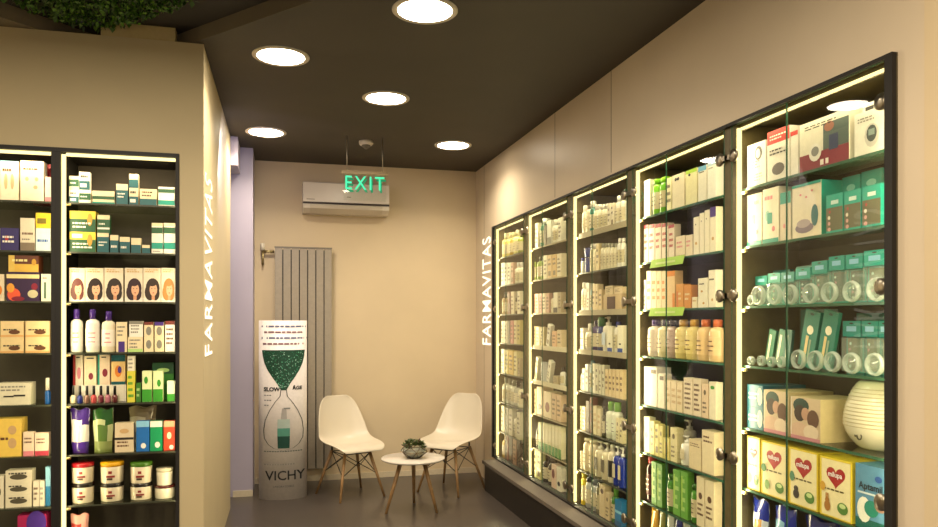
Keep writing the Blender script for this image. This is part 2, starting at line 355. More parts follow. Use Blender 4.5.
# ------------------------------------------------------------------ left cabinets (open, glass shelves)
LN = ['corner open cabinet', 'leftmost open cabinet']
LX = [(-1.012, -.486), (-1.62, -1.054)]
for i, (a, b) in enumerate(LX):
    x0 = (-1.033, LC0+.001)[i]; x1 = (LC1-.001, -1.0335)[i]
    t = thing('display_cabinet', 'black framed lit shelf niche, the '+LN[i], 'cabinet', ((x0+x1)/2, LY, LZ0), 0, 'open shelf cabinets of the left wall')
    def P(mb, name, par=t):
        mb.v = [(v[0]-(x0+x1)/2, v[1]-LY, v[2]-LZ0) for v in mb.v]; return mb.build(name, par)
    YB = LY+.33
    m = MB(); m.box((x0, YB, LZ0+.001), (x1, YB+.02, LZ1-.001), 'cab_back'); P(m, 'back_panel')
    m = MB(); m.box((x0, LY-.012, LZ0+.024), (a, YB-.001, LZ1-.022), 'frame_black'); P(m, 'side_panel')
    m = MB(); m.box((b, LY-.012, LZ0+.024), (x1, YB-.001, LZ1-.022), 'frame_black'); P(m, 'side_panel')
    m = MB(); m.box((x0, LY-.012, LZ1-.021), (x1, YB-.001, LZ1-.001), 'frame_black'); P(m, 'top_panel')
    m = MB(); m.box((x0, LY-.012, LZ0+.001), (x1, YB-.001, LZ0+.023), 'frame_black'); P(m, 'bottom_panel')
    for z in LZs:
        m = MB(); m.box((a+.002, LY+.035, z-.009), (b-.002, YB-.002, z), 'shelf_glass')
        m.m[2] = m.mi('3a3c28'); P(m, 'shelf')
        m = MB(); m.tube((a+.0005, LY+.026, z-.014), (a+.036, LY+.026, z-.014), .006, .006, 'metal:d8c48a', 8); P(m, 'shelf_pin')
    m = MB(); m.box((a+.0005, LY+.004, LZ0+.03), (a+.017, LY+.019, LZ1-.03), 'led'); P(m, 'led_strip')
    m = MB(); m.box((a+.02, LY+.006, LZ1-.036), (b-.004, LY+.021, LZ1-.0225), 'led'); P(m, 'led_strip')
    strip_light(t, (a+.022, LY+.012, 1.24), 1.95, 'v', (1, 0, 0), 3.2); strip_light(t, (b-.004, LY+.012, 1.24), 1.95, 'v', (-1, 0, 0), 2); strip_light(t, ((a+b)/2, LY+.014, LZ1-.042), b-a-.06, 'hx', (0, .4, -1), 1.6)
# ------------------------------------------------------------------ products
rnd = random.Random(11)
def art_on(mb, w, h, y, spec, seed):
    """small drawing language for printed fronts; x in -w/2..w/2, z in 0..h"""
    r = random.Random(seed); e = y
    for k, tok in enumerate(spec.split(';')):
        p = tok.split(); 
        if not p: continue
        e = y-.0004*(k+1); q = p[0]; c = p[1] if len(p) > 1 else 'dark'
        if q == 'T': mb.rect(-w/2, h*(1-float(p[2])), w/2, h, e, c)
        elif q == 'B': mb.rect(-w/2, 0, w/2, h*float(p[2]), e, c)
        elif q == 'M': mb.rect(-w/2, h*float(p[2]), w/2, h*float(p[3]), e, c)
        elif q == 'R': mb.rect(-w/2+w*float(p[2]), h*float(p[3]), -w/2+w*float(p[4]), h*float(p[5]), e, c)
        elif q == 'E': mb.ell(-w/2+w*float(p[2]), h*float(p[3]), w*float(p[4]), h*float(p[5]), e, c)
        elif q == 'L':                       # rows of print too small to read
            z0, z1 = (float(p[2]), float(p[3])) if len(p) > 3 else (.2, .8)
            n = int(p[4]) if len(p) > 4 else 3
            for j in range(n):
                zc = h*(z0+(z1-z0)*(j+.5)/n); hh = h*(z1-z0)/n*.22; x = -w*.38; xe = x+w*r.uniform(.45, .76)
                while x < xe:
                    l = w*r.uniform(.05, .16); mb.rect(x, zc-hh, min(x+l, xe), zc+hh, e, c); x += l+w*.03
        elif q == 'H':                       # heart
            cx, cz, s = -w/2+w*float(p[2]), h*float(p[3]), w*float(p[4])
            pts = []
            for j in range(28):
                a = 2*PI*j/28; pts.append((cx+s*math.sin(a)**3, e, cz+s*.8*(13*math.cos(a)-5*math.cos(2*a)-2*math.cos(3*a)-math.cos(4*a))/14))
            mb.poly(pts[::-1], c)
        elif q == 'W':                       # word: W colour cx cz width word
            text_front(mb, p[5], -w/2+w*float(p[2]), h*float(p[3]), w*float(p[4]), e, c, .0015)
        elif q == 'F':                       # portrait of a woman with hair of colour c
            mb.rect(-w/2, 0, w/2, h*.12, e, 'white')
            mb.ell(.04*w, h*.40, w*.40, h*.30, e-.0001, c, 18); mb.ell(-.12*w, h*.28, w*.30, h*.24, e-.0002, c, 14)
            mb.ell(.20*w, h*.26, w*.24, h*.22, e-.00025, c, 14)
            mb.rect(-.02*w, h*.06, .16*w, h*.22, e-.0003, 'skin'); mb.ell(.08*w, h*.36, w*.22, h*.19, e-.0004, 'e6b592', 16)
            for s in (-1, 1): mb.ell(.08*w+s*w*.09, h*.39, w*.035, h*.012, e-.0006, 'dark', 8)
            mb.ell(.08*w, h*.265, w*.06, h*.014, e-.0006, 'a8383a', 8); mb.ell(.02*w, h*.53, w*.22, h*.07, e-.0006, c, 12)
    return e
def mk_box(t, w, h, d, col, art, side, seed, o):
    mb = MB(); mb.box((-w/2, 0, 0), (w/2, d, h), side or col)
    mb.m[2] = mb.mi(col)
    if art: art_on(mb, w, h, 0, art, seed)
    return mb
def prof_scale(pr, w, h): return [(r*w/2, z*h) for r, z in pr]
def mk_bottle(t, w, h, d, col, cap, lab, seed, o):
    sh = o.get('sh', .74); d = min(d, w*.9); sy = d/w; my = Matrix.Translation((0, d/2, 0))
    m = MB(); m.lathe(prof_scale([(.90, 0), (1, .02), (1, sh*.86), (.88, sh*.95), (.45, sh), (.42, sh+.02)], w, h), 'gloss:'+col, 16, 1, sy, my); m.build('body', t)
    cw = o.get('cw', .5)
    m = MB(); m.lathe(prof_scale([(cw, sh+.005), (cw, .97), (cw*.85, 1)], w, h), 'gloss:'+cap, 14, 1, sy if cw > .8 else 1, my); m.build('cap', t)
    if lab:
        m = MB(); z0, z1 = sh*.18, sh*.72
        n = 10; vs = []
        for k in range(n+1):
            a = -PI*.92+(PI*.84)*k/n
            for z in (z0, z1): vs.append((w/2*1.012*math.cos(a), d/2+d/2*1.012*math.sin(a), z*h))
        m.add(vs, [(2*k, 2*k+2, 2*k+3, 2*k+1) for k in range(n)], lab[0], True)
        if len(lab) > 1:
            r = random.Random(seed)
            for q in range(3):
                zc = h*(z0+(z1-z0)*(.25+.25*q)); ww = w*r.uniform(.15, .3); m.rect(-ww, zc-h*.012, ww, zc+h*.012, -.0012, lab[1])
        m.build('label', t)
def mk_pump(t, w, h, d, col, cap, lab, seed, o):
    d = min(d, w*.8); sy = d/w; my = Matrix.Translation((0, d/2, 0))
    m = MB(); m.lathe(prof_scale([(.92, 0), (1, .02), (1, .66), (.85, .72), (.4, .76)], w, h), 'gloss:'+col, 16, 1, sy, my); m.build('body', t)
    m = MB(); m.lathe(prof_scale([(.42, .755), (.42, .83), (.16, .84), (.16, .93), (.3, .94), (.3, 1)], w, h), 'gloss:'+cap, 12, mx=my)
    m.box((-w*.5, d/2-w*.09, h*.945), (0, d/2+w*.09, h*.985), 'gloss:'+cap); m.build('pump', t)
    if lab: m = MB(); m.rect(-w*.28, h*.2, w*.28, h*.55, -.002, lab[0]); m.build('label', t)
def mk_jar(t, w, h, d, col, cap, lab, seed, o):
    my = Matrix.Translation((0, w/2, 0))
    m = MB(); m.lathe(prof_scale([(.92, 0), (.97, .04), (1, .72), (1, .8)], w, h), 'gloss:'+col, 28, mx=my)
    for k, (cx, rw, z, c) in enumerate(((0, .10, .52, '8c2a22'), (.02, .24, .34, '8c2a22'), (-.03, .16, .22, '4a3a20'))):
        n = 6; vs = []
        for q in range(n+1):
            a = -PI/2+(cx+rw*(2*q/n-1))*1.6
            for z_ in (z-.05, z+.05+.03*(k == 0)): vs.append((w/2*1.006*math.cos(a), w/2+w/2*1.006*math.sin(a), z_*h))
        if lab: m.add(vs, [(2*q, 2*q+2, 2*q+3, 2*q+1) for q in range(n)], c, True)
    m.build('tub', t)
    m = MB(); m.lathe(prof_scale([(1.03, .80), (1.04, .95), (.98, 1)], w, h), 'gloss:'+cap, 28, mx=my); m.build('lid', t)
def mk_tube(t, w, h, d, col, cap, lab, seed, o):
    d = min(d, w*.7); n = 16; vs = []
    lv = [(.12, 1, 1), (.5, 1, .75), (.85, 1, .25), (1, 1, .04)]
    for z, a, b in lv:
        for k in range(n): an = 2*PI*k/n; vs.append((w/2*a*math.cos(an), d/2+d/2*b*math.sin(an), z*h))
    fs = [(j*n+k, j*n+(k+1) % n, (j+1)*n+(k+1) % n, (j+1)*n+k) for j in range(3) for k in range(n)]+[tuple(3*n+k for k in range(n)), tuple(range(n-1, -1, -1))]
    m = MB(); m.add(vs, fs, 'gloss:'+col, True)
    if lab: m.rect(-w*.36, h*.45, w*.36, h*.72, d*.08, lab[0])
    m.build('body', t)
    m = MB(); m.lathe([(w*.34, 0), (w*.36, h*.125)], 'gloss:'+cap, 12, 1, min(1, d/w), Matrix.Translation((0, d/2, 0))); m.build('cap', t)
def mk_pouch(t, w, h, d, col, cap, lab, seed, o):
    n = 8; vs = []; fs = []; r = random.Random(seed); ins = .06
    for s in (0, 1):
        for j in range(n+1):
            for k in range(n+1):
                u, v = k/n, j/n; b = math.sin(PI*min(1, max(0, u)))**.6*(math.sin(PI*(.12+.82*v))**.7)*(1-v*.45)
                x = (-w/2+w*u)*(.84+.16*v+.03*math.sin(9*v+seed))
                y = d/2+(-1 if s == 0 else 1)*(d/2-.001)*b+r.uniform(-.003, .003)
                vs.append((x, y, h*v*(1-.03*(1-math.cos(2*PI*u*1.5+seed))*v)))
    N = (n+1)*(n+1)
    for j in range(n):
        for k in range(n):
            a = j*(n+1)+k; fs.append((a, a+1, a+n+2, a+n+1)); fs.append((N+a+n+1, N+a+n+2, N+a+1, N+a))
    for j in range(n):
        for k in (0, n):
            a = j*(n+1)+k; q = (a, a+n+1, N+a+n+1, N+a); fs.append(q if k == 0 else q[::-1])
    for k in range(n): fs.append((k+1, k, N+k, N+k+1))
    m = MB(); m.add(vs, fs, 'gloss:'+col, True); i2 = m.mi('gloss:'+cap)
    for q, f in enumerate(m.f):
        if f[0] < N and len(f) == 4 and max(f) < N:
            j = f[0]//(n+1)
            if j >= n-2-((f[0] % (n+1)) > 4): m.m[q] = i2
            elif lab and j in (2, 3, 4) and 2 <= f[0] % (n+1) <= 5: m.m[q] = m.mi('gloss:'+lab[0])
            elif lab and len(lab) > 1 and j < 2: m.m[q] = m.mi('gloss:'+lab[1])
    return m
def mk_card(t, w, h, d, col, cap, lab, seed, o):
    """hanging card with a clear blister over the product"""
    m = MB(); m.box((-w/2, d-.004, 0), (w/2, d, h), col); m.box((-w/2, d*.35, h*.70), (w/2, d-.004, h), col)
    m.rect(-w*.28, h*.80, w*.28, h*.90, d*.35-.0006, 'lblue'); 
    m.ell(0, h*.955, w*.12, h*.015, d*.35-.0006, 'dark', 10)
    m.rect(-w*.42, h*.05, w*.42, h*.66, d-.0046, cap or '7c6a52')
    r = random.Random(seed)
    for q in range(5): m.ell(-w*.30+r.uniform(0, .05)*w, h*(.12+.11*q), w*.07, h*.03, d-.0052, 'pink' if q % 2 else 'white', 8)
    m.build('card', t)
    m = MB(); m.box((-w*.44, .001, h*.03), (w*.44, d-.006, h*.68), 'blister_plastic'); m.build('blister', t)
def mk_teat(t, w, h, d, col, cap, lab, seed, o):
    """round clear feeding accessory standing upright, facing the aisle"""
    mx = Matrix.Translation((0, d*.5, w/2)) @ Matrix.Rotation(PI/2, 4, 'X')
    m = MB(); R = w/2
    m.lathe([(R*.78, 0), (R*.9, -.002), (R, .006), (R*.92, .016), (R*.8, .018), (R*.78, .0)], 'clear_plastic', 20, mx=mx, caps=False)
    m.build('rim', t)
    m = MB(); m.lathe([(R*.77, .001), (R*.6, .010), (R*.3, .02), (R*.14, .03), (.001, .034)], 'teat_plastic', 16, mx=mx, caps=False); m.build('dome', t)
def mk_polish(t, w, h, d, col, cap, lab, seed, o):
    my = Matrix.Translation((0, w/2, 0))
    m = MB(); m.lathe(prof_scale([(.8, 0), (.95, .03), (.95, .36), (.6, .44), (.4, .47)], w, h), 'gloss:'+col, 12, mx=my); m.build('body', t)
    m = MB(); m.lathe(prof_scale([(.5, .475), (.44, .98), (.36, 1)], w, h), 'gloss:'+cap, 12, mx=my); m.build('cap', t)
KIND = dict(box=('carton', 'box'), bot=('bottle', 'bottle'), pump=('pump_bottle', 'pump bottle'), jar=('tub', 'tub'), tube=('cream_tube', 'tube'),
            bag=('product_pouch', 'pouch'), card=('blister_pack', 'blister pack'), teat=('feeding_teat', 'baby accessory'), pol=('nail_polish_bottle', 'nail polish'),
            tray=('display_riser', 'riser'), sign=('shelf_card', 'shelf card'))
MK = dict(bot=mk_bottle, pump=mk_pump, jar=mk_jar, tube=mk_tube, bag=mk_pouch, card=mk_card, teat=mk_teat, pol=mk_polish)
PENDING = []
ORD = ['first', 'second', 'third', 'fourth', 'fifth', 'sixth', 'seventh', 'eighth', 'ninth', 'tenth', 'eleventh', 'twelfth', 'thirteenth', 'fourteenth']
def shelf_items(side, cab, sh, items):
    """items: (kind, px0, px1, ytop, colour, description[, options]) as read off the shelf in the photograph"""
    placed = []; recs = []
    zs = (RZ if side == 'R' else LZs)[sh]
    znext = ((CABZ1-.05 if side == 'R' else LZ1-.045) if sh == 0 else (RZ if side == 'R' else LZs)[sh-1]-.012)
    lo, hi = (CY[cab] if side == 'R' else LX[cab])
    for it in items:
        kind, p0, p1, yt, col, desc = it[:6]; o = it[6] if len(it) > 6 else {}
        back = o.get('back', 0)
        if side == 'R':
            XF = WX+.036+back; a = at_plane_x(p1, XF); b = at_plane_x(p0, XF); c0, c1 = max(a, lo+.004), min(b, hi-.016 if not back else hi-.006)
            dmax = XB-XF-.008
        else:
            YF = LY+.06+back; c0, c1 = at_plane_y(p0, YF), at_plane_y(p1, YF); c0, c1 = max(c0, lo+.020), min(c1, hi-.004); dmax = LY+.33-YF-.008
        if c1-c0 < .006: continue
        w = (c1-c0)*.965; c = (c0+c1)/2
        ztop = zat(XF, c, yt) if side == 'R' else zat(c, YF, yt)
        z = zs+.0006
        if o.get('up'):
            z = max([q[2] for q in placed if q[0] < c+w*.3 and q[1] > c-w*.3 and abs(q[3]-back) < .05] or [z])+.0006
        h = min(ztop, znext-.004)-z
        if h < .012: h = .02
        d = min(o.get('d', min(max(w*.6, .035), .11)), dmax)
        if kind in ('jar', 'pol', 'bot', 'pump'): d = min(w, dmax, .09)
        if kind == 'jar' and w > dmax: w = dmax
        if kind == 'card': d = .03
        if kind == 'teat': h = w
        placed.append((c-w/2, c+w/2, z+h, back))
        loc = (XF, c, z) if side == 'R' else (c, YF, z); rz = -PI/2 if side == 'R' else 0
        recs.append(dict(kind=kind, loc=loc, rz=rz, w=w, h=h, d=d, col=col, desc=desc, o=o, px=(p0+p1)/2))
    place = (CN if side == 'R' else LN)[cab]; where = f"{SHN[sh]} shelf, {place}"
    cnt = {}
    for r in recs: cnt.setdefault(r['desc'], []).append(r)
    for ds, L in cnt.items():
        L.sort(key=lambda r: r['px'])
        for i, r in enumerate(L):
            lab = f"{ds}, {where}" if len(L) == 1 else f"{ds}, {ORD[i]} from left, {where}"
            nm, cat = KIND[r['kind']]; o = r['o']
            if side == 'R' and cab and r['kind'] == 'box' and not o.get('art'): o = dict(o, art=('L 6a5a44 .2 .85 3', 'L 5a4a38 .5 .9 2;R 8a7a5c .2 .1 .8 .3', 'L 6a5a44 .1 .5 3;E 7a6a4c .5 .75 .2 .08')[hash_(ds+str(i)) % 3]); r['o'] = o
            if side == 'R' and cab and r['kind'] in ('bot', 'pump') and not o.get('lab'): o = dict(o, lab=('d8cba8', '5a4c38') if hash_(ds) % 2 else ('c9bd98', '3c3428')); r['o'] = o
            nm = o.get('name', nm); cat = o.get('cat', cat)
            grp = f"products on the {SHN[sh]} shelf, {place}"; seed = hash_(lab)
            if r['kind'] in ('box', 'tray', 'sign'):
                mb = mk_box(None, r['w'], r['h'], r['d'], r['col'], o.get('art'), o.get('side'), seed, o); ob = mb.build(nm, None, r['loc'], r['rz'])
                tag(ob, lab, cat, grp)
            elif r['kind'] == 'bag':
                ob = mk_pouch(None, r['w'], r['h'], max(.05, r['d']), r['col'], o.get('cap', r['col']), o.get('lab'), seed, o).build(nm, None, r['loc'], r['rz']); tag(ob, lab, cat, grp)
            else:
                ob = thing(nm, lab, cat, r['loc'], r['rz'], grp)
                MK[r['kind']](ob, r['w'], r['h'], r['d'], r['col'], o.get('cap', 'white'), o.get('lab'), seed, o)
            if 'lean' in o:
                ob.rotation_euler = (0, 0, r['rz']); ob.matrix_world = Matrix.Translation(Vector(r['loc'])) @ Matrix.Rotation(r['rz'], 4, 'Z') @ Matrix.Rotation(math.radians(o['lean']), 4, 'Y')
                ob.location.z += abs(math.sin(math.radians(o['lean'])))*r['w']/2
def hash_(s):
    h = 7
    for ch in s: h = (h*31+ord(ch)) % 1000003
    return h
R = lambda *a: shelf_items('R', *a)
L = lambda *a: shelf_items('L', *a)
# ---- left, cabinet by the wall corner
GA = 'M dgreen .25 .75;L white .4 .6 1'; GB = 'B dteal .5;L dark .6 .9 1;R white .1 .15 .7 .35'
L(0, 0, [('box', 68, 79, 190, 'white', 'low white and green carton', dict(art=GB)), ('box', 79, 91, 190, 'white', 'low white and green carton', dict(art=GA)),
         ('box', 68, 79, 176, 'cream', 'upper white and green carton', dict(up=1, art=GA)), ('box', 79, 90, 172, 'white', 'upper white and green carton', dict(up=1, art=GB)),
         ('box', 92, 115, 191, 'cream', 'long flat white carton', dict(art='M dgreen .35 .6;B teal .15')),
         ('box', 116, 128, 184, 'dteal', 'dark teal carton with pale top', dict(art='T cream .3;L white .3 .6 2')),
         ('box', 129, 138.5, 188, 'cream', 'small carton under another carton', dict(art=GB)), ('box', 129, 138.5, 174, 'cream', 'small carton topmost of its stack', dict(up=1, art='B dteal .6;L white .7 .9 1')),
         ('box', 139.5, 157, 189, 'cream', 'wide carton with teal lower band', dict(art='B dteal .4;L brown .5 .9 2')),
         ('box', 158, 175, 194.5, 'white', 'lower flat white carton', dict(art='M teal .1 .5')), ('box', 158, 175, 187, 'white', 'upper flat dark-banded carton', dict(up=1, art='M dgreen .2 .7'))])
L(0, 1, [('box', 68, 96, 232, 'yellow', 'lower wide green and yellow carton', dict(art='B dgreen .62;E gold .78 .6 .1 .3;L white .15 .5 2;R white .1 .7 .5 .9')),
         ('box', 68, 96, 211, 'yellow', 'upper wide green and yellow carton', dict(up=1, art='B dgreen .62;E gold .78 .6 .1 .3;L white .15 .5 2')),
         ('box', 97, 109, 233, 'dteal', 'dark green carton under another', dict(art='T cream .2;L white .3 .6 2')), ('box', 97, 110, 215, 'dgreen', 'dark green carton on top of another', dict(up=1, art='T cream .25;M white .2 .3;L white .4 .6 1')),
         ('box', 110, 118.5, 235, 'dteal', 'dark teal carton', dict(art='T cream .3;L white .2 .5 1')), ('box', 119.5, 130, 237, 'dteal', 'dark teal carton', dict(art='T cream .3;L white .2 .5 1')),
         ('box', 131, 141, 238, 'cream', 'cream carton with dark base', dict(art='B dteal .55')), ('box', 142, 150, 245, 'dteal', 'tiny low dark carton', dict(art='T cream .35')),
         ('box', 151.5, 163, 238, 'white', 'lower white carton with teal squares', dict(art='M teal .3 .7;L dark .1 .2 1')), ('box', 163.5, 175.5, 238, 'white', 'lower white carton with teal squares', dict(art='M teal .3 .7')),
         ('box', 151.5, 163, 223, 'white', 'upper white carton with green squares', dict(up=1, art='M dgreen .3 .7;T cream .2')), ('box', 163.5, 175.5, 223, 'white', 'upper white carton with green squares', dict(up=1, art='M dgreen .3 .7;T cream .2'))])
hair = ['6a3226', '2e1a12', '35231a', '3a1722', '3c2a1a', 'b98a4a']
hn = ['auburn', 'black-brown', 'dark brown', 'plum', 'brown wavy', 'blond']
L(0, 2, [('box', a, b, 268, 'e9dcc4', f'hair colour carton with {hn[i]}-haired woman', dict(art=f'F {hair[i]};T e4d6ba .14;L gold .86 .97 2', name='hair_dye_carton')) for i, (a, b) in enumerate(((66, 85), (85, 104), (104, 123.5), (124.5, 143), (143, 161), (161, 175.5)))])
bl = dict(cap='purple', lab=('white', 'pink'), sh=.76, cw=.45)
L(0, 3, [('bot', 68, 82, 309, 'white', 'white bottle with purple cap and yellow print', dict(cap='purple', lab=('white', 'yellow'), sh=.76, cw=.5)),
         ('bot', 84, 99, 309, 'white', 'white bottle with purple cap and pink print', bl), ('bot', 100, 115, 311, 'ece0c8', 'squarer cream bottle with purple cap', bl),
         ('box', 116, 127, 322, 'cream', 'cream carton with purple figure', dict(art='R purple .2 .0 .8 .35;L grey .5 .9 3')),
         ('box', 127.5, 143, 337, 'cream', 'lower cream printed carton', dict(art='L grey .2 .9 3;B lgreen .2')), ('box', 129, 143, 321, 'white', 'upper cream printed carton', dict(up=1, art='T grey .2;L grey .2 .8 3')),
         ('box', 144, 153.5, 337, 'cream', 'lower narrow grey and white carton', dict(art='E grey .5 .5 .3 .3')), ('box', 154.5, 164, 337, 'cream', 'lower narrow grey and white carton', dict(art='E grey .5 .5 .3 .3')),
         ('box', 144, 153.5, 322, 'cream', 'upper carton with red-brown top', dict(up=1, art='T 7a3528 .2;E grey .5 .4 .3 .3')), ('box', 154.5, 164, 322, 'cream', 'upper carton with purple top', dict(up=1, art='T purple .25;E grey .5 .4 .3 .3')),
         ('box', 165, 175, 321, 'white', 'white carton with brown lines at the end', dict(art='T 7a3528 .12;L brown .2 .8 4'))])
L(0, 4, [('tray', 66, 127, 385, 'e9e2d0', 'white step riser holding small boxes', dict(back=.07, d=.10)),
         ('box', 69, 83, 354, 'f0e2cc', 'white hanging box with red side', dict(back=.075, up=1, art='R red 0 0 .25 1;E pink .6 .4 .2 .2;R dark .3 .9 .7 .94')),
         ('box', 84, 96.5, 356, 'ecdab8', 'white hanging box with small red picture', dict(back=.075, up=1, art='E crimson .55 .3 .2 .12;R dark .2 .9 .8 .94')),
         ('box', 97.5, 110, 354, 'e8d3b8', 'hanging box with teal side', dict(back=.075, up=1, art='R teal 0 0 .16 1;E crimson .6 .4 .22 .14;R dark .3 .9 .7 .94')),
         ('box', 111, 125.5, 355, 'ecc98a', 'orange hanging box with teal header', dict(back=.075, up=1, art='T dteal .22;E orange .5 .45 .25 .2;E purple .6 .5 .14 .12;B dteal .1'))]
  + [('pol', 69+7*i, 75.5+7*i, 386, c, f'small {n} nail polish bottle with black cap', dict(cap='black')) for i, (c, n) in enumerate((('cream', 'cream'), ('navy', 'blue'), ('7a5a4c', 'brown'), ('b5484a', 'coral red'), ('6b2030', 'wine red'), ('a86a78', 'mauve'), ('5c1d24', 'maroon')))]
  + [('box', 127, 135, 371, 'd9cf4a', 'yellow-green slim carton', dict(art='L green .1 .9 4')), ('box', 127.5, 134.5, 356, 'ece4cc', 'white slim carton on the yellow one', dict(up=1, art='L grey .1 .9 3')),
     ('box', 136, 141, 383, '3f7a24', 'low dark green carton', dict(art='L lgreen .2 .8 2')), ('box', 142, 152, 371, 'dfe6b4', 'pale green carton with leaf print', dict(art='B green .4;E green .4 .7 .2 .12')),
     ('box', 153, 163, 371, 'dfe6b4', 'pale green carton with leaf print', dict(art='B green .4;E green .6 .6 .2 .12')), ('box', 152, 174, 363, '3c8a2c', 'wide green carton standing behind', dict(back=.12, art='T dgreen .3;E lgreen .5 .8 .3 .06')),
     ('box', 167, 175, 381, 'e4ecc8', 'small pale carton at the shelf end', dict(art='B green .35'))])
L(0, 5, [('bag', 68, 89, 408, 'efe9dc', 'white pouch with purple top', dict(cap='purple', lab=('e8dccc', 'purple'))), ('bag', 91, 113, 408, 'b9bf8e', 'pale green pouch with dark green top', dict(cap='2c5c24', lab=('5f7a3c', '8f9a60'))),
         ('bag', 127, 156, 406, 'cfc6a8', 'clear pouch with brown label standing behind', dict(back=.10, cap='9a8a6c')),
         ('box', 114.5, 134, 423, 'd9c8a8', 'kraft coloured pouch-like carton', dict(art='M dark .42 .5;L brown .15 .4 2;E tan .5 .72 .25 .08')),
         ('box', 136, 149.5, 421, '1f6fb4', 'blue carton with white disc', dict(art='E white .55 .18 .2 .09;T lblue .2')), ('box', 150, 162.5, 421, '149a62', 'green carton with white flower', dict(art='E white .6 .2 .22 .1;T white .2')),
         ('box', 163.5, 175, 421, 'd8502c', 'orange-red carton', dict(art='T peach .2;E cream .5 .5 .2 .12;E white .7 .1 .2 .08'))])
jl = dict(lab=1)
L(0, 6, [('jar', 68, 92, 484, 'e4d8bc', 'lower white tub in the red stack', dict(cap='dark', lab=1)), ('jar', 98, 122, 484, 'e4d8bc', 'lower white tub in the yellow stack', dict(cap='dark', lab=1)),
         ('jar', 128, 151, 484, 'e4d8bc', 'lower white tub in the green stack', dict(cap='dark', lab=1)),
         ('jar', 68, 92, 464, 'e4d8bc', 'upper white tub with red lid', dict(cap='red', lab=1, up=1)), ('jar', 98, 122, 463, 'e4d8bc', 'upper white tub with yellow lid', dict(cap='e0a81c', lab=1, up=1)),
         ('jar', 128, 151, 463, 'e4d8bc', 'upper white tub with green lid', dict(cap='4f7a24', lab=1, up=1)),
         ('jar', 153, 174, 486, 'e4dcc4', 'lower white jar with dark crest', dict(cap='5a2a20')), ('jar', 155, 172, 469, 'e4dcc4', 'upper white jar with dark crest', dict(cap='cfc6a8', up=1))])
L(0, 7, [('bag', 67, 88, 514, 'b8433a', 'glossy red pouch', dict(cap='d9a090'))])
# ---- left, cabinet at the photo edge
L(1, 0, [('box', -24, -1, 161, 'e9dcc4', 'cream carton partly outside the frame', dict(art='L brown')), ('box', 0, 19, 161, 'ebdfc6', 'white carton with two slim leg drawings', dict(art='T lblue .1;E peach .3 .48 .1 .2;E peach .65 .48 .1 .2;L brown .7 .85 1')),
         ('box', 20, 44, 161, 'ebdcc6', 'white carton with small spot drawings', dict(art='E c99 .28 .55 .08 .05;E peach .28 .55 .08 .05;E peach .7 .55 .08 .05;E peach .65 .35 .1 .05;L brown .75 .85 1'.replace('E c99 .28 .55 .08 .05;', ''))),
         ('box', 33, 51, 162, 'c02034', 'red carton behind the white ones', dict(back=.12, art='L white .6 .9 2')), ('box', 45, 51, 177, 'ebdcc6', 'small white carton at the end', dict(art='B pink .2'))])
L(1, 1, [('box', 0, 19, 228, '3a2f6e', 'dark violet carton with red dot', dict(art='E red .35 .55 .1 .12;L white .3 .7 2')), ('box', 20, 35, 218, 'e4d8c0', 'cream carton with dark lower print', dict(art='L brown .45 .6 1;B 8a7a66 .25;L grey .3 .4 1')),
         ('box', 35.5, 51, 213, 'e8c624', 'yellow carton with pale blue base', dict(art='B cfe0e0 .6;R 7a6a10 .1 .72 .7 .86;L blue .2 .35 1')), ('box', -20, -1, 228, 'cream', 'cream carton at the frame edge', dict(art='L brown'))])
L(1, 2, [('box', -16, 4.5, 274, 'e4d4b4', 'cream carton with orange print', dict(art='E orange .7 .4 .2 .2')), 
         ('box', 6, 40, 272, '3b1f48', 'big dark plum carton with orange flowers', dict(art='E e8643c .22 .22 .2 .22;E e8a43c .12 .45 .12 .16;E crimson .85 .5 .1 .12;E cfc6a0 .8 .25 .16 .14;M f0dca0 .78 .92;E crimson .35 .08 .2 .08')),
         ('box', 8, 39, 255.5, '6a3a20', 'gold and plum carton lying on the big one', dict(up=1, art='B e0b850 .48;R e0c060 .0 .0 .2 1;L f0e0a0 .55 .85 1;E gold .85 .6 .08 .2')), 
         ('box', 41, 51, 274, 'e8e2cc', 'white carton with dark green marks', dict(art='R dgreen .3 .1 .5 .7;L red .8 .9 1'))])
cr = 'L dark .35 .55 1;E brown .6 .3 .25 .14;B e0b070 .12'
L(1, 3, [('box', -22, -1, 337, 'e6cf9c', 'lower cream carton outside the left edge', dict(art=cr)), ('box', 0, 24, 337, 'e6cf9c', 'lower cream carton with dark brush stroke', dict(art=cr)), ('box', 25, 50, 337, 'e6cf9c', 'lower cream carton with dark brush stroke', dict(art=cr)),
         ('box', 0, 24, 321, 'e6cf9c', 'upper cream carton with dark brush stroke', dict(up=1, art=cr)), ('box', 25, 50, 321, 'e6cf9c', 'upper cream carton with dark brush stroke', dict(up=1, art=cr))])
L(1, 4, [('box', -4, 31, 383, 'ded8bc', 'wide pale carton with black tick mark', dict(art='L grey .6 .9 2;R dark .2 .35 .5 .42;R dark .5 .38 .85 .46')), ('bot', 44, 50, 378, '1f5c9c', 'slim blue bottle with long white cap', dict(cap='e4dcc4', sh=.52, cw=.75))])
L(1, 5, [('box', -16, 22, 419, 'e8c860', 'yellow carton with butterfly spots', dict(art='E tan .75 .35 .12 .14;E tan .75 .7 .12 .12;L brown .4 .55 1')), 
         ('box', 23, 34, 432, 'e8d4b8', 'cream carton with pink base', dict(art='B pink .2;L brown .5 .8 2')), ('box', 34.5, 49, 433, 'ead2b8', 'pinkish carton with red base', dict(art='B c04858 .2;L brown .5 .8 2'))])
ls = 'E 5a5440 .5 .5 .34 .22;L dark .65 .9 1'
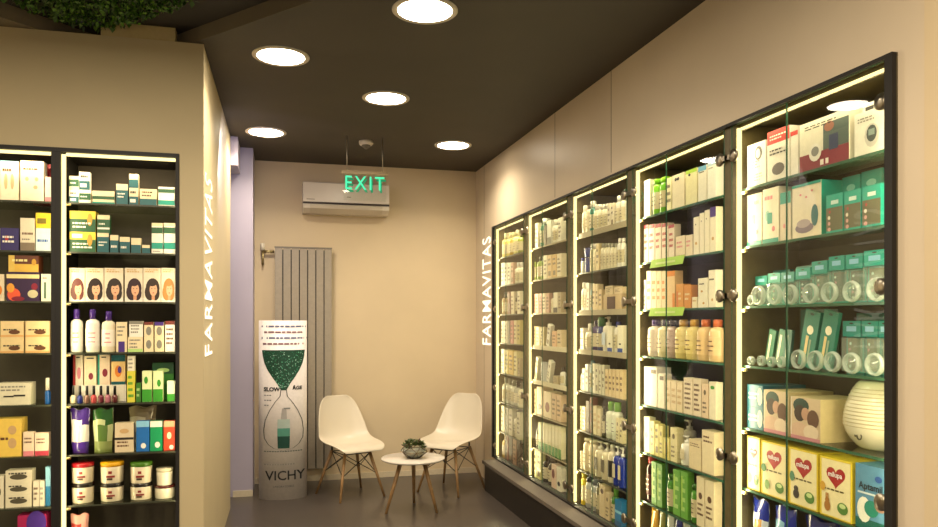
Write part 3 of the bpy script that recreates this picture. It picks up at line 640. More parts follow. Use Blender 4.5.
L(1, 6, [('box', -14, 4, 476, 'ddd6bc', 'pale carton cut by the frame edge', dict(art=ls)), ('box', 5, 32, 495, 'ded6ba', 'bottom carton of the three-high stack', dict(art=ls)), ('box', 5, 32, 483.5, 'ded6ba', 'middle carton of the three-high stack', dict(up=1, art=ls)),
         ('box', 5, 32, 470.5, 'ded6ba', 'topmost carton of the three-high stack', dict(up=1, art=ls)), ('box', 33, 39, 481, 'ddd4bc', 'narrow white carton', dict(art='L brown')), ('box', 39.5, 44.5, 481, 'ddd4bc', 'narrow white carton', dict(art='L grey')),
         ('box', 45.5, 50.5, 467, '8fc0d0', 'tall pale blue carton', dict(art='B 2c7aa0 .5'))])
L(1, 7, [('box', 17, 47, 515, 'a82058', 'magenta carton with white lettering', dict(art='R white .02 0 .3 .6;E purple .65 .8 .35 .3;W white .62 .42 .7 Erasoft'))])
# ---- right, nearest glass cabinet
R(0, 0, [('box', 745, 766, 143, 'ece6d8', 'white carton with headphone picture', dict(art='E dark .62 .75 .2 .16;E ece6d8 .60 .74 .12 .11;L lgreen .1 .3 3;L grey .4 .6 3')),
         ('box', 767, 790, 129, 'e8e2d4', 'red-topped carton with grey device', dict(art='T c8382c .26;E 5a5048 .5 .22 .28 .12;L white .8 .92 2;L dark .5 .64 2')),
         ('box', 790.5, 798, 131, 'e8e2d4', 'slim white carton with red top', dict(art='T c8382c .1')),
         ('box', 799, 850, 117, 'e6e0cc', 'large carton with crimson base and monitor', dict(d=.16, art='B 8c1f38 .34;R 54645c .5 .34 1 .86;E a06a54 .62 .78 .1 .1;R 2c3a60 .62 .3 .8 .6;E e8e4d8 .34 .34 .13 .18;E 8a8a84 .34 .36 .08 .1;L dark .82 .92 2;R white .45 .05 .52 .16;R white .56 .05 .62 .16')),
         ('box', 862, 884, 101, 'ece8dc', 'tall white carton with black word block', dict(d=.12, back=.05, art='R dark .15 .82 .55 .93;R dark .6 .84 .85 .92')),
         ('box', 854, 885.5, 110, 'e8e4d6', 'white carton with blood pressure monitor', dict(d=.045, art='E ccc8bc .58 .42 .24 .27;E 4a5450 .58 .46 .17 .19;R 8fa098 .48 .42 .68 .56;L grey .75 .88 2'))])
can = 'E 9fc9b8 .3 .5 .16 .1;R teal .3 .42 .55 .6;L pink .75 .9 1;B teal .08;E pink .7 .25 .1 .05'
tb = 'M 6c6a52 .06 .66;R cfe6e0 .3 .74 .75 .84;E d8a8a0 .2 .1 .1 .05;E d8a8a0 .2 .25 .08 .05;E e8e0d0 .2 .4 .08 .05;E b04848 .25 .55 .06 .04'
R(0, 1, [('box', 746, 762, 194, 'e8dfc8', 'white dotted carton with teal card', dict(d=.08, art=can)), ('box', 762.5, 779, 188, 'e8dfc8', 'white dotted carton with teal letter', dict(d=.08, art=can.replace('.42 .55 .6', '.35 .6 .55'))),
         ('box', 780, 791, 192, 'dccdb4', 'narrow carton with teal lid band', dict(d=.06, art='T teal .24;E pink .4 .3 .1 .05')),
         ('box', 792, 822, 183, 'e6dac0', 'white carton showing open clamshell picture', dict(d=.16, side='teal', art='E 8a7a88 .42 .18 .32 .1;E 2f6f72 .78 .38 .12 .2;E b8a8a8 .4 .26 .24 .08;E pink .3 .8 .04 .02;E pink .5 .74 .04 .02;E pink .7 .84 .04 .02;R teal 0 .95 1 1')),
         ('box', 826, 843, 194, '12a896', 'teal window box', dict(d=.05, art=tb)), ('box', 844, 861, 190, '12a896', 'teal window box', dict(d=.05, art=tb)), ('box', 862, 881, 185, '12a896', 'teal window box', dict(d=.05, art=tb)),
         ('box', 842, 860, 176, '14a090', 'taller teal box behind the window boxes', dict(back=.09, d=.06, art='E 8fd0c4 .5 .8 .25 .06')),
         ('box', 861, 882, 170, '14a090', 'taller teal box behind the window boxes', dict(back=.09, d=.06, art='E 8fd0c4 .5 .8 .25 .06'))])
R(0, 2, [('card', a, b, y, c, 'teal hanging blister pack', dict(back=.035, cap=d_)) for a, b, y, c, d_ in ((752, 765, 276, '129c8c', '3c4a48'), (765.5, 778, 273, '129c8c', '8a9a90'), (778.5, 792, 272, '0f8c80', '5a4a3c'), (793, 808, 268, '12a090', '4a5a54'),
         (809, 825, 261, '11988a', '7c7260'), (826, 842, 256, '11988a', '6a5c4c'), (843, 860, 254, '11988a', '6c604c'), (861, 883, 250, '12a090', '9a8466'))]
  + [('box', 769, 790, 270, '0f7a70', 'dark teal card behind the blister packs', dict(back=.13, d=.02, art='L lblue .85 .95 1')), ('box', 796, 812, 266, '0f7a70', 'dark teal card behind the blister packs', dict(back=.13, d=.02, art='L lblue .85 .95 1'))]
  + [('teat', x-w, x+w, 290, 'white', 'round clear feeding teat', dict(d=.03)) for x, w in ((748, 6), (757, 6.5), (773, 7), (789, 7), (809, 7.5), (828, 8), (850, 8.5), (875, 10))])
R(0, 3, [('box', 764, 771, 330, '0f7a5c', 'slim green pack leaning right', dict(back=.06, d=.012, lean=14, art='R ece4cc .2 .1 .5 .85')), ('box', 774, 781, 330, '0f7a5c', 'slim green pack leaning right', dict(back=.06, d=.012, lean=14, art='R ece4cc .2 .1 .5 .85')),
         ('box', 782, 789, 330, '0f6a60', 'slim green pack leaning right', dict(back=.06, d=.012, lean=8, art='R c8d0b8 .3 .1 .5 .85')),
         ('box', 797, 812, 312, '0e8070', 'tall teal pack with pale spoon', dict(back=.05, d=.014, lean=13, art='E efe8cc .5 .66 .22 .08;R e4cf98 .3 .08 .48 .55;R 9fb49a .56 .08 .68 .5;E 0a4a44 .5 .94 .14 .02')),
         ('box', 815, 830, 312, '0e8070', 'tall teal pack with pale spoon', dict(back=.05, d=.014, lean=13, art='E efe8cc .5 .66 .22 .08;R e4cf98 .3 .08 .48 .55;R 9fb49a .56 .08 .68 .5;E 0a4a44 .5 .94 .14 .02')),
         ('box', 800, 838, 306, '0c5c52', 'dark teal card standing at the back', dict(back=.19, d=.01)),
         ('card', 840, 858, 321, '0f8a80', 'teal hanging blister pack', dict(back=.05, cap='8a7450')), ('card', 859, 875, 321, '0f8a80', 'teal hanging blister pack', dict(back=.05, cap='8a7450')), ('card', 876, 885.5, 321, '0f8a80', 'teal hanging blister pack', dict(back=.05, cap='8a7450')),
         ('box', 856, 885, 313, '0c6a5c', 'dark green card behind the blister packs', dict(back=.15, d=.012))]
  + [('teat', x-w, x+w, 290, 'white', 'round clear feeding teat', dict(d=.03)) for x, w in ((749, 3.5), (760, 3.5), (770, 3.5), (780, 4), (797, 7), (814, 7.5), (831, 8), (850, 8.5), (873, 9.5))])
pm = 'E 1c4a44 .34 .80 .28 .18;E 3a2420 .3 .62 .2 .2;E c9a088 .5 .62 .14 .15;E 6a4838 .76 .52 .2 .22;E d9b8a0 .3 .2 .34 .2;E e4d0b8 .7 .2 .26 .18;B c88a94 .08;R f0e8d8 0 .08 .03 1'
R(0, 4, [('box', 740, 763, 407, '0f6c80', 'lower teal carton with flower', dict(d=.2, art='E d8d4c0 .82 .5 .16 .4;L white .3 .7 2')), ('box', 740, 763, 385, '0f6c80', 'upper teal carton with flower', dict(d=.2, up=1, art='E d8d4c0 .82 .5 .16 .4;L white .3 .7 2')),
         ('box', 764, 789, 391, 'd9c3a4', 'carton showing mother nursing a baby', dict(d=.2, side='dcca9c', art=pm)), ('box', 791, 821, 398, 'd9c3a4', 'carton showing mother nursing a baby', dict(d=.2, side='dcca9c', art=pm))])
ml = lambda a: 'R f2e6b8 .06 .02 .97 .97;H b01c24 .52 .70 .30;W ffffff .50 .72 .44 milupa;L 6a5a2c .44 .5 1;E 5a8a3c .74 .20 .17 .10;E cfe0a0 .74 .24 .1 .04;'+a
R(0, 5, [('box', 741, 760, 437, 'e8cf3a', 'yellow milupa carton with pale fox', dict(d=.12, art=ml('E d8b878 .25 .22 .1 .1'))), ('box', 761, 787, 443, 'e8cf3a', 'yellow milupa carton with green bunny', dict(d=.12, art=ml('E 7fa85c .25 .2 .1 .09;E 4f8a4c .12 .5 .1 .08'))),
         ('box', 788.5, 818, 450, 'e8cf3a', 'yellow milupa carton with dark bear', dict(d=.12, art=ml('E 3c3430 .28 .2 .11 .08;E 3c3430 .28 .3 .08 .05;E 4f8a6c .14 .5 .09 .09'))),
         ('box', 819.5, 852, 459, 'e8cf3a', 'yellow milupa carton with brown rabbit', dict(d=.12, art=ml('E b07a34 .26 .18 .1 .09;E b07a34 .26 .28 .07 .05;R b07a34 .21 .3 .25 .4;R b07a34 .27 .3 .31 .4;E d8a83c .12 .5 .09 .08'))),
         ('box', 855, 886, 466, '5f94b4', 'blue Aptamil carton', dict(d=.12, art='B 0f6a60 .16;E e8e8dc .3 .3 .24 .2;E 1f8a78 .55 .34 .24 .13;E a08070 .85 .42 .2 .1;W 14202c .52 .66 .8 Aptamil;R cfdce0 .1 .55 .9 .58;E 2c5aa0 .8 .82 .12 .05'))])
bg = dict(cap='24379c', lab=('c9a06a', 'e8e8ec'))
R(0, 6, [('bag', 743, 763, 498, 'dfe4ea', 'blue-topped nappy pouch', bg), ('bag', 767, 789, 506, '8fb8d0', 'blue-topped nappy pouch', bg), ('bag', 794, 828, 519, '2c3f9c', 'deep blue nappy pouch', dict(cap='1c2a80', lab=('lblue',))), ('bag', 832, 870, 530, '2c3f9c', 'deep blue nappy pouch', dict(cap='1c2a80', lab=('lblue',)))])
# ---- right, second glass cabinet
R(1, 0, [('box', 643, 650, 180, 'f0ead8', 'white carton', dict(art='L grey .8 .9 1')), ('bot', 650.5, 657, 179, '86c81a', 'lime green bottle', dict(cap='7ab81a', sh=.86, cw=.9)), ('bot', 657.5, 664.5, 177, '6cb418', 'brighter green bottle', dict(cap='86c81a', sh=.86, cw=.9)),
         ('box', 665.5, 671.5, 178, 'ece4b8', 'slim pale yellow carton', {}), ('box', 672, 684.5, 174, 'e8dcc0', 'cream carton with black emblem', dict(art='E dark .3 .86 .1 .05;E dark .5 .86 .1 .05')),
         ('box', 685.5, 697, 169.5, 'e8e0b4', 'cream carton with lime top', dict(art='T a8cc3a .1;E dark .35 .86 .1 .04')), ('box', 698, 706.5, 166, 'ece6d4', 'white carton with blue top', dict(art='T 6fa8c8 .14;L dark .8 .86 1')), ('box', 707.5, 716, 162, 'f0ece0', 'white carton with grey top line', dict(art='T b8d0dc .1;L grey .8 .88 1'))])
rt = 'T b03048 .10;L red .3 .8 3'
R(1, 1, [('box', 642+6.6*i, 648+6.6*i, 225-.6*i+(i > 3)*2, 'ecdcc8', 'narrow cream carton with red top', dict(art=rt)) for i in range(5)]
  + [('box', 675.5, 685, 236, 'ecdcc0', 'low cream carton', dict(art='L pink .4 .8 2;B b08a6a .1')), ('box', 685.5, 692.5, 235, 'ecdcc0', 'low cream carton', dict(art='L pink .4 .8 2')),
     ('box', 693.5, 699, 217, 'f0e6cc', 'tall dotted cream carton', dict(art='E dark .4 .8 .1 .02;E gold .5 .3 .2 .04')), ('box', 699.5, 704, 213, 'f0e6cc', 'tall dotted cream carton', dict(art='E dark .4 .8 .1 .02')), ('box', 704.5, 709.5, 210, 'f0e6cc', 'tall dotted cream carton', dict(art='E dark .4 .8 .1 .02')),
     ('box', 710, 716, 207, 'f0e6cc', 'tall cream carton with purple top', dict(art='T purple .22;E gold .5 .3 .2 .04'))])
R(1, 2, [('box', 641, 646, 280, 'f0e6d8', 'white carton', {})]+[('box', 646.5+5*i, 651.2+5*i, 271, 'efdfba', 'tall peach-cream carton', dict(art='L orange .2 .8 3')) for i in range(4)]
  + [('box', 667, 675, 271, 'eac898', 'cream carton with orange top', dict(art='T orange .14;R orange .7 0 1 .4')), ('box', 676, 683.5, 284, 'e0a050', 'orange carton', dict(art='L cream .3 .7 2;R d87828 .1 0 .3 .7')), ('box', 684, 691, 285, 'd8944a', 'deeper orange carton', dict(art='L cream .3 .7 2')),
     ('box', 692, 697, 297, 'ece0c0', 'small cream carton', dict(art='L gold .5 .8 1')), ('box', 698, 707.5, 278, 'f0e8d0', 'white carton with gold dots', dict(art='E gold .4 .55 .12 .04;E gold .6 .15 .12 .04;L dark .75 .85 1')), ('box', 708.5, 716, 270, 'f0e8d0', 'white carton with gold dots', dict(art='E gold .5 .2 .12 .04;L dark .7 .8 1'))])
yl = [('purple', 'ecdcc8', 'purple'), ('3a3060', 'ece0b0', 'dark violet'), ('2c2a4c', 'c8b0a0', 'navy'), ('d8a828', 'e8d48c', 'yellow'), ('d8a828', 'e8d48c', 'yellow'), ('d87a48', 'e8c890', 'coral'), ('d8784c', 'e8c898', 'coral')]
R(1, 3, [('bot', a, b, 319.5, yl[i][1], f'shampoo bottle with {yl[i][2]} cap', dict(cap=yl[i][0], lab=(yl[i][1], 'brown'), sh=.82, cw=.5)) for i, (a, b) in enumerate(((644.5, 653.5), (654.5, 663.5), (664.3, 671), (671.8, 681.5), (682.3, 692.5), (693.5, 704), (705, 716)))])
R(1, 4, [('box', 643, 657, 367, 'f4ecdc', 'tall white carton with dark square', dict(art='R 6a5a3c .55 .84 .95 .94')), ('box', 657.5, 664.5, 374, 'f0e6d0', 'white carton with dark square', dict(art='R 6a5a3c .3 .82 .9 .94'))]
  + [('box', 665.2+5.8*i, 670.6+5.8*i, 380+i, 'ecd9b4', 'cream ribbed carton', dict(art='L tan .2 .8 3')) for i in range(3)]
  + [('box', 683.5, 692.5, 378, 'ecdcc0', 'cream carton with small print', dict(art='L brown .1 .9 6')), ('box', 693.2, 701, 379, 'ecdcc0', 'cream carton with small print', dict(art='L brown .1 .9 6')), ('box', 701.8, 708, 384, 'e8d0b0', 'peach carton', {}), ('box', 709, 716, 382, 'ece2c8', 'white carton with green mark', dict(art='E green .5 .85 .3 .05'))])
R(1, 5, [('box', 641, 649.5, 417, 'f0e8c8', 'wide pale carton', dict(art='E cfc090 .5 .5 .3 .1')), ('box', 650, 654.5, 421, 'e4d890', 'slim yellowish carton', {}), ('box', 655, 658.8, 424, 'e0d488', 'slim yellowish carton', {}), ('box', 659.2, 662.8, 426, 'e0d488', 'slim yellowish carton', {}),
         ('box', 663.3, 669.5, 438, 'd8cc78', 'low yellow-green carton', dict(art='R gold .3 .1 .7 .8')), ('box', 670.3, 677, 428, 'e4d8a8', 'tall pale tan carton', {}),
         ('pump', 678.5, 686.5, 436, 'f0ece0', 'white pump bottle', dict(cap='f0ece0')), ('pump', 680, 688.5, 420, 'cfc8b4', 'grey pump bottle standing behind', dict(back=.10, cap='e8e4d8')),
         ('box', 688.8, 701, 440, 'e4d2ac', 'tan pink carton', dict(art='L brown .75 .9 2')), ('box', 701.8, 714.5, 431, 'e8d8b4', 'taller tan carton with print', dict(art='L brown .7 .9 2'))])
gb = dict(art='L lgreen .1 .9 4;R a8cc50 .1 .2 .3 .9')
R(1, 6, [('bot', 644, 650.5, 457, '3a1014', 'dark red bottle with red cap', dict(cap='b02830', lab=('5a1a20', 'cream'), sh=.86, cw=.7)), ('box', 651.5, 656.5, 462, '5c9a2c', 'green carton with pale lines', gb), ('box', 657, 662, 464, '5c9a2c', 'green carton with pale lines', gb),
         ('bot', 664.5, 672, 474, '4a8a2a', 'green bottle', dict(cap='3a6a20', sh=.85, cw=.8)), ('box', 673, 680, 470, '68a838', 'brighter green carton', gb), ('box', 680.6, 687.5, 472, '68a838', 'brighter green carton', gb),
         ('bot', 689, 695.5, 484, '4f8f2c', 'green bottle', dict(cap='3a6a20', sh=.85, cw=.8)), ('box', 696.5, 704.3, 477, 'e4d6b4', 'cream carton with brown disc', dict(art='E 6a4a30 .5 .62 .24 .07;L brown .2 .5 3')), ('box', 705, 714, 481, 'e4d6b4', 'cream carton with brown disc', dict(art='E 6a4a30 .5 .62 .24 .07;L brown .2 .5 3'))])
R(1, 7, [('tube', 648+8*i, 655+8*i, 508+4*i, c, f'{n} tube standing on its cap', dict(cap='white')) for i, (c, n) in enumerate((('gold', 'gold'), ('olive', 'olive'), ('silver', 'silver'), ('navy', 'navy'), ('silver', 'pale grey'), ('brown', 'brown')))])
# green shelf cards lying in front on the shelf edges
for cab, sh, p0, p1, q in ((1, 1, 651, 685, 'under the red-topped cartons'), (1, 2, 650, 685, 'under the orange cartons')):
    X = WX+.020; y0, y1 = at_plane_x(p1, X), at_plane_x(p0, X); z = RZ[sh]
    m = MB(); w = y1-y0; m.add([(-w/2, -.004, -.035), (w/2-.01, -.004, -.035), (w/2, .002, .006), (-w/2+.01, .002, .006)], [(0, 1, 2, 3)], 'b4d860')
    m.add([(-w/2, -.002, -.035), (w/2-.01, -.002, -.035), (w/2, .004, .006), (-w/2+.01, .004, .006)], [(3, 2, 1, 0)], 'b4d860')
    m.rect(-w*.3, -.022, w*.28, -.012, -.006, 'dceaa8')
    tag(m.build('shelf_card', None, (X-.004, (y0+y1)/2, z), -PI/2), f'lime green shelf card {q}, second glass cabinet', 'shelf card', 'lime green shelf cards')
# ---- right, middle glass cabinet
def row(specs, x0, x1, yl_, yr, n=None):
    out = []; N = len(specs); tot = sum(s[3] if len(s) > 3 else 1 for s in specs); x = x0
    for s in specs:
        wd = (x1-x0)*(s[3] if len(s) > 3 else 1)/tot; o = dict(s[4]) if len(s) > 4 else {}; f = (x-x0)/(x1-x0)
        dy = o.pop('dy', 0); out.append((s[0], x+.15, x+wd-.35, yl_+(yr-yl_)*f+dy, s[1], s[2], o)); x += wd
    return out
wc = dict(cap='white', sh=.8, cw=.6)
wb = dict(cap='efe8d8', lab=('e8d8b0', 'grey'), sh=.82, cw=.7)
R(2, 0, row([('bot', 'ece4cc', 'slim cream bottle with white cap', 1, wc)]*2+[('bot', 'e8dcc0', 'cream bottle with dark neck', 1, dict(cap='6a6048', sh=.85, cw=.5)), ('bot', '2f8a7c', 'teal bottle with white cap', 1.1, dict(cap='white', sh=.8, cw=.7, dy=-4))]
  + [('bot', 'e9e0c4', 'slim pale bottle with white cap', 1, wc)]*4+[('box', 'ece2c8', 'pale narrow carton', .9, {})]*2+[('bot', 'e8e4d4', 'tall white bottle near the hinge', 1.2, dict(cap='e8e8e0', sh=.8, cw=.6, dy=-7)), ('bot', 'e8e4d4', 'tall white bottle near the hinge', 1.2, dict(cap='e8e8e0', sh=.8, cw=.6, dy=-8))], 577, 623, 206, 202))
R(2, 1, row([('jar', 'e8e4d4', 'white jar with navy lid', 1.6, dict(cap='navy', dy=14)), ('jar', '24408c', 'blue jar with navy lid', 1.6, dict(cap='navy', dy=14)), ('bot', 'e8dcb8', 'cream bottle', 1, wb), ('bot', 'e8dcb8', 'cream bottle', 1, wb),
  ('box', 'e4cfa0', 'tan carton', 1, {})]+[('bot', 'ece2c0', 'pale slim bottle with grey cap', .9, dict(cap='a8a490', sh=.84, cw=.6))]*5+[('bot', 'ece8d8', 'taller white bottle', 1, dict(cap='white', sh=.84, cw=.6, dy=-5))]*2, 577, 623, 244, 243)
  + [('jar', 579, 590, 248, '24408c', 'upper blue jar on the other jars', dict(up=1, cap='navy'))])
R(2, 2, row([('box', 'c8dcd8', 'pale blue narrow carton', .9, {}), ('bot', 'e4e8dc', 'white slim bottle', .9, wc), ('bot', 'e4e8dc', 'white slim bottle', .9, wc), ('box', 'e8e0c8', 'cream narrow carton', .8, {}), ('bot', 'cfe0d8', 'pale green slim bottle', .8, wc),
  ('box', 'e4d0a4', 'tan narrow carton', .9, dict(art='L brown')), ('box', 'e4d0a4', 'tan narrow carton', .9, dict(art='L brown')), ('box', 'dfc79a', 'sand carton', 1, dict(dy=5))], 577, 602, 282, 285)
  + [('box', 603, 622.5, 294, 'cbb28a', 'wide tan carton lying flat', dict(art='R 4a1f14 .2 .1 .65 .85')), ('box', 605, 613, 286, 'd8c49c', 'small tan carton on the flat one', dict(up=1)), ('box', 614, 622.5, 287, 'e0cca4', 'small cream carton on the flat one', dict(up=1, art='L brown'))])
R(2, 3, row([('box', 'ece4cc', 'white carton with black bars', 1.5, dict(art='M dark .2 .24;M dark .5 .54;M dark .8 .84')), ('bot', 'ece4cc', 'white bottle with tall cap', 1.2, dict(cap='ece4cc', sh=.7, cw=.5, dy=-4)), ('bot', '40306a', 'violet bottle with dark cap', 1.4, dict(cap='2c2050', sh=.8, cw=.5, dy=-7)),
  ('bot', '24407c', 'blue bottle with green cap', 1.2, dict(cap='2f7a4c', sh=.72, cw=.8, dy=-10)), ('pump', 'ece6d0', 'white pump bottle', 1.5, dict(cap='ece6d0', dy=-10, lab=('cfd8dc',))), ('box', 'efe8cc', 'white carton with blue base', 1.2, dict(art='B 2850a0 .18;R dark .3 .3 .7 .36')), ('bot', 'ece6d4', 'white bottle with navy cap', 1.1, dict(cap='navy', sh=.82, cw=.6, dy=-4)),
  ('box', 'efe8cc', 'white carton with blue base', 1.3, dict(art='B 2850a0 .18;R dark .3 .3 .7 .36'))], 577, 623, 328, 325))
R(2, 4, row([('bot', 'ece4cc', 'white bottle with black cap', 1.2, dict(cap='black', sh=.86, cw=.7, dy=3)), ('box', 'ece2c4', 'cream slim carton', .8, {}), ('box', 'e8e4d8', 'white slim carton', .8, dict(dy=-4)), ('bot', 'cdd8d0', 'tall grey-green bottle', .9, dict(cap='2f6a7c', sh=.85, cw=.6, dy=-8)),
  ('box', 'ece6cc', 'tall white slim carton', .8, dict(dy=-5, art='L grey'))]+[('box', 'dcd6b8', 'pale grey-cream carton', .8, dict(dy=-4))]*3+[('box', 'e6cfa0', 'tan slim carton with fine print', .9, dict(art='L brown'))]*5, 577, 623, 368, 370)
  + [('jar', 596, 606.5, 372, '147a86', 'teal jar standing in front of the cartons', dict(cap='0f5c68'))][:0])
R(2, 5, row([('box', 'ead9b0', 'cream carton with printed lines', 1.1, dict(art='L brown .1 .9 5', dy=2)), ('box', 'ead9b0', 'cream carton with printed lines', 1.1, dict(art='L brown .1 .9 5', dy=2)), ('box', '5a3c2c', 'dark brown carton', 1, dict(dy=-4)), ('box', '8a5848', 'reddish brown carton', .8, dict(dy=-8)),
  ('box', 'e4d6ac', 'beige carton', 1, dict(art='L tan')), ('box', 'e4d6ac', 'beige carton', 1, dict(art='L tan', dy=2)), ('bot', '4a4428', 'slim dark bottle', .7, dict(cap='dark')), ('bot', 'e8e8d0', 'white bottle with lime cap', 1.5, dict(cap='7ab83a', sh=.75, cw=.6, dy=-6, lab=('e0e4c8', 'grey'))),
  ('bot', 'e8e8d0', 'white bottle with lime cap', 1.5, dict(cap='7ab83a', sh=.75, cw=.6, dy=-6, lab=('e0e4c8', 'grey'))), ('box', 'e0d4a8', 'lower beige carton', .9, dict(dy=9)), ('box', 'e0d4a8', 'lower beige carton', .9, dict(dy=10))], 577, 623, 404, 410))
R(2, 6, row([('box', 'ece6d0', 'small white carton', .9, dict(dy=14)), ('bot', 'e4d4ac', 'tall cream bottle with flat cap', 1.2, dict(cap='e8dcb8', sh=.9, cw=.9, lab=('e4d4ac', 'dark'))), ('bot', 'e4d4ac', 'tall cream bottle with flat cap', 1.2, dict(cap='e8dcb8', sh=.9, cw=.9, lab=('e4d4ac', 'dark'))),
  ('pump', 'e4d8b4', 'cream pump bottle', 1.4, dict(cap='ece4c8', lab=('6a6048',))), ('pump', 'e4d8b4', 'cream pump bottle', 1.4, dict(cap='ece4c8', lab=('6a6048',))), ('bot', 'e8dcbc', 'white bottle with black band', 1.1, dict(cap='ece4cc', lab=('2a2620',), sh=.82)),
  ('pump', '1f3a9c', 'blue pump bottle', 1.2, dict(cap='ece8dc')), ('pump', '1f3a9c', 'blue pump bottle', 1.1, dict(cap='ece8dc'))], 577, 622, 437, 449))
R(2, 7, row([('bot', 'd8c02c', 'yellow bottle', 1.4, dict(cap='e0cc4c', sh=.85, cw=.8, dy=-3)), ('bot', 'b8b8ac', 'silver bottle with dark cap', 1.2, dict(cap='2a2c40', sh=.85, cw=.8)), ('bot', 'b8b8ac', 'silver bottle with dark cap', 1.2, dict(cap='8a8c90', sh=.85, cw=.8)), ('bot', '8c8668', 'olive grey bottle', 1, dict(cap='dark', sh=.85, cw=.6)),
  ('box', 'dcc8a0', 'tan carton', 1.3, dict(art='E 5a3a28 .5 .8 .3 .08')), ('box', 'd8c49c', 'sand coloured carton', 1, dict(dy=5)), ('bot', '4a7a3c', 'green bottle with lime cap', 1.1, dict(cap='7ab04c', dy=-3)), ('box', '1478a8', 'bright blue carton', 1.6, dict(dy=8, art='M 8fc8dc .5 .6;B 0f5c88 .2'))], 577, 622, 474, 496))
# ---- right, fourth glass cabinet
bk = dict(art='L 5a4c38 .15 .85 4')
R(3, 0, row([('box', 'e4dcbc', 'pale narrow carton', 1, bk), ('box', 'e8e0c4', 'whitish narrow carton', 1, bk), ('bot', '2f8a70', 'green-teal bottle with white cap', 1.5, dict(cap='e4ece0', sh=.78, cw=.7, dy=-4)), ('box', '6a6450', 'dark grey carton', 1, dict(dy=4)), ('box', 'dcdccc', 'pale grey carton', 1.3, dict(art='B 6a6a58 .3')),
  ('bot', 'e8e4cc', 'cream bottle', 1, dict(cap='e8e4d4')), ('bot', 'e8e4cc', 'cream bottle', 1, dict(cap='e8e4d4')), ('box', 'e4e0cc', 'white slim carton', 1, bk)], 531.5, 561.5, 224, 217))
R(3, 1, row([('bot', '8fa83c', 'green bottle with dark cap', 1, dict(cap='4a4c24', sh=.8)), ('bot', '8fa83c', 'green bottle with dark cap', 1, dict(cap='4a4c24', sh=.8)), ('bot', '9cb048', 'yellow-green bottle', 1, dict(cap='5a6030', sh=.8)), ('box', 'e4dcb8', 'cream carton', 1, bk),
  ('box', 'dcc090', 'tan-orange carton', 1.2, {}), ('box', 'd8b880', 'orange-tan carton', 1.2, {}), ('box', 'e4d8b8', 'pale carton with line', 1.2, bk)], 531.5, 561.5, 257, 253))
R(3, 2, row([('box', 'd8a08c', 'pink carton', 1, bk), ('box', 'e4c4a8', 'peach carton', 1, bk), ('box', 'c08070', 'rose carton', 1, bk), ('box', 'e8d8b8', 'cream carton', 1, bk), ('box', 'd0a890', 'dusky pink carton', 1, bk), ('bot', 'e4d8bc', 'cream bottle with dark cap', 1, dict(cap='dark')), ('box', 'e4dcc0', 'white carton with dark base', 1.3, dict(art='B dark .25')), ('box', 'b0a080', 'grey-tan carton', 1, bk)], 531.5, 561.5, 294, 292))
R(3, 3, row([('box', 'dcc89c', 'tan carton', 1.1, bk), ('box', 'dcc89c', 'tan carton', 1.1, bk), ('box', 'cfc090', 'olive-tan carton', 1, bk)], 531.5, 544, 326, 328)
  + [('box', 546, 549, 325, 'e8e4d0', 'white slim carton leaning right', dict(lean=14, d=.03)), ('box', 552, 556.5, 331, 'e0b890', 'peach carton', dict(art='L brown')), ('box', 557, 561.5, 330, 'dcc8a0', 'sand carton', {})])
R(3, 4, [('box', 533, 536.5, 357, 'e4dcc0', 'pale carton leaning right', dict(lean=14, d=.03)), ('box', 541, 543, 362, 'e8e8e0', 'tiny white tube', {}), ('box', 546, 549, 361, 'e8e4cc', 'white slim carton leaning far right', dict(lean=20, d=.03)), ('box', 553, 558.5, 376, 'b0a078', 'low tan carton', {}), ('bot', 559, 561.8, 367, 'e8e4d4', 'small white bottle', dict(cap='dark'))])
R(3, 5, row([('box', 'd8c498', 'tan carton', 1, bk), ('box', 'e4c8a0', 'peach carton with round mark', 1.4, dict(art='E 6a3a2c .5 .3 .3 .1', dy=-3)), ('box', 'ead8b4', 'cream carton with brown picture', 1.6, dict(art='E 8a4a3c .5 .4 .3 .2')), ('box', 'dcc09c', 'peach-tan carton', 1, bk), ('box', 'dcc09c', 'peach-tan carton', 1, bk)], 531.5, 561.5, 389, 396))
R(3, 6, row([('box', '8a9a70', 'grey-green carton', 1, {}), ('bot', '4a4a34', 'dark bottle', 1, dict(cap='dark'))]+[('box', 'e4dcb4', 'white carton with green base', 1, dict(art='B 5a9a54 .3'))]*7, 531.5, 561.5, 421, 428))
R(3, 7, row([('box', 'eceab8', 'bright pale carton', 1.2, {}), ('box', 'd4d08c', 'yellow-green carton', 1, {}), ('bot', '2c2a20', 'black bottle', 1.2, dict(cap='black')), ('bot', '3c3424', 'dark brown bottle', 1.2, dict(cap='black')), ('box', 'e4c8b0', 'pink-white carton', 1.2, dict(art='E 7a2c24 .4 .6 .3 .2', dy=8)), ('box', 'e4dcc4', 'white carton', 1.2, dict(dy=8, art='E dark .5 .3 .3 .1'))], 531.5, 561.5, 446, 462))
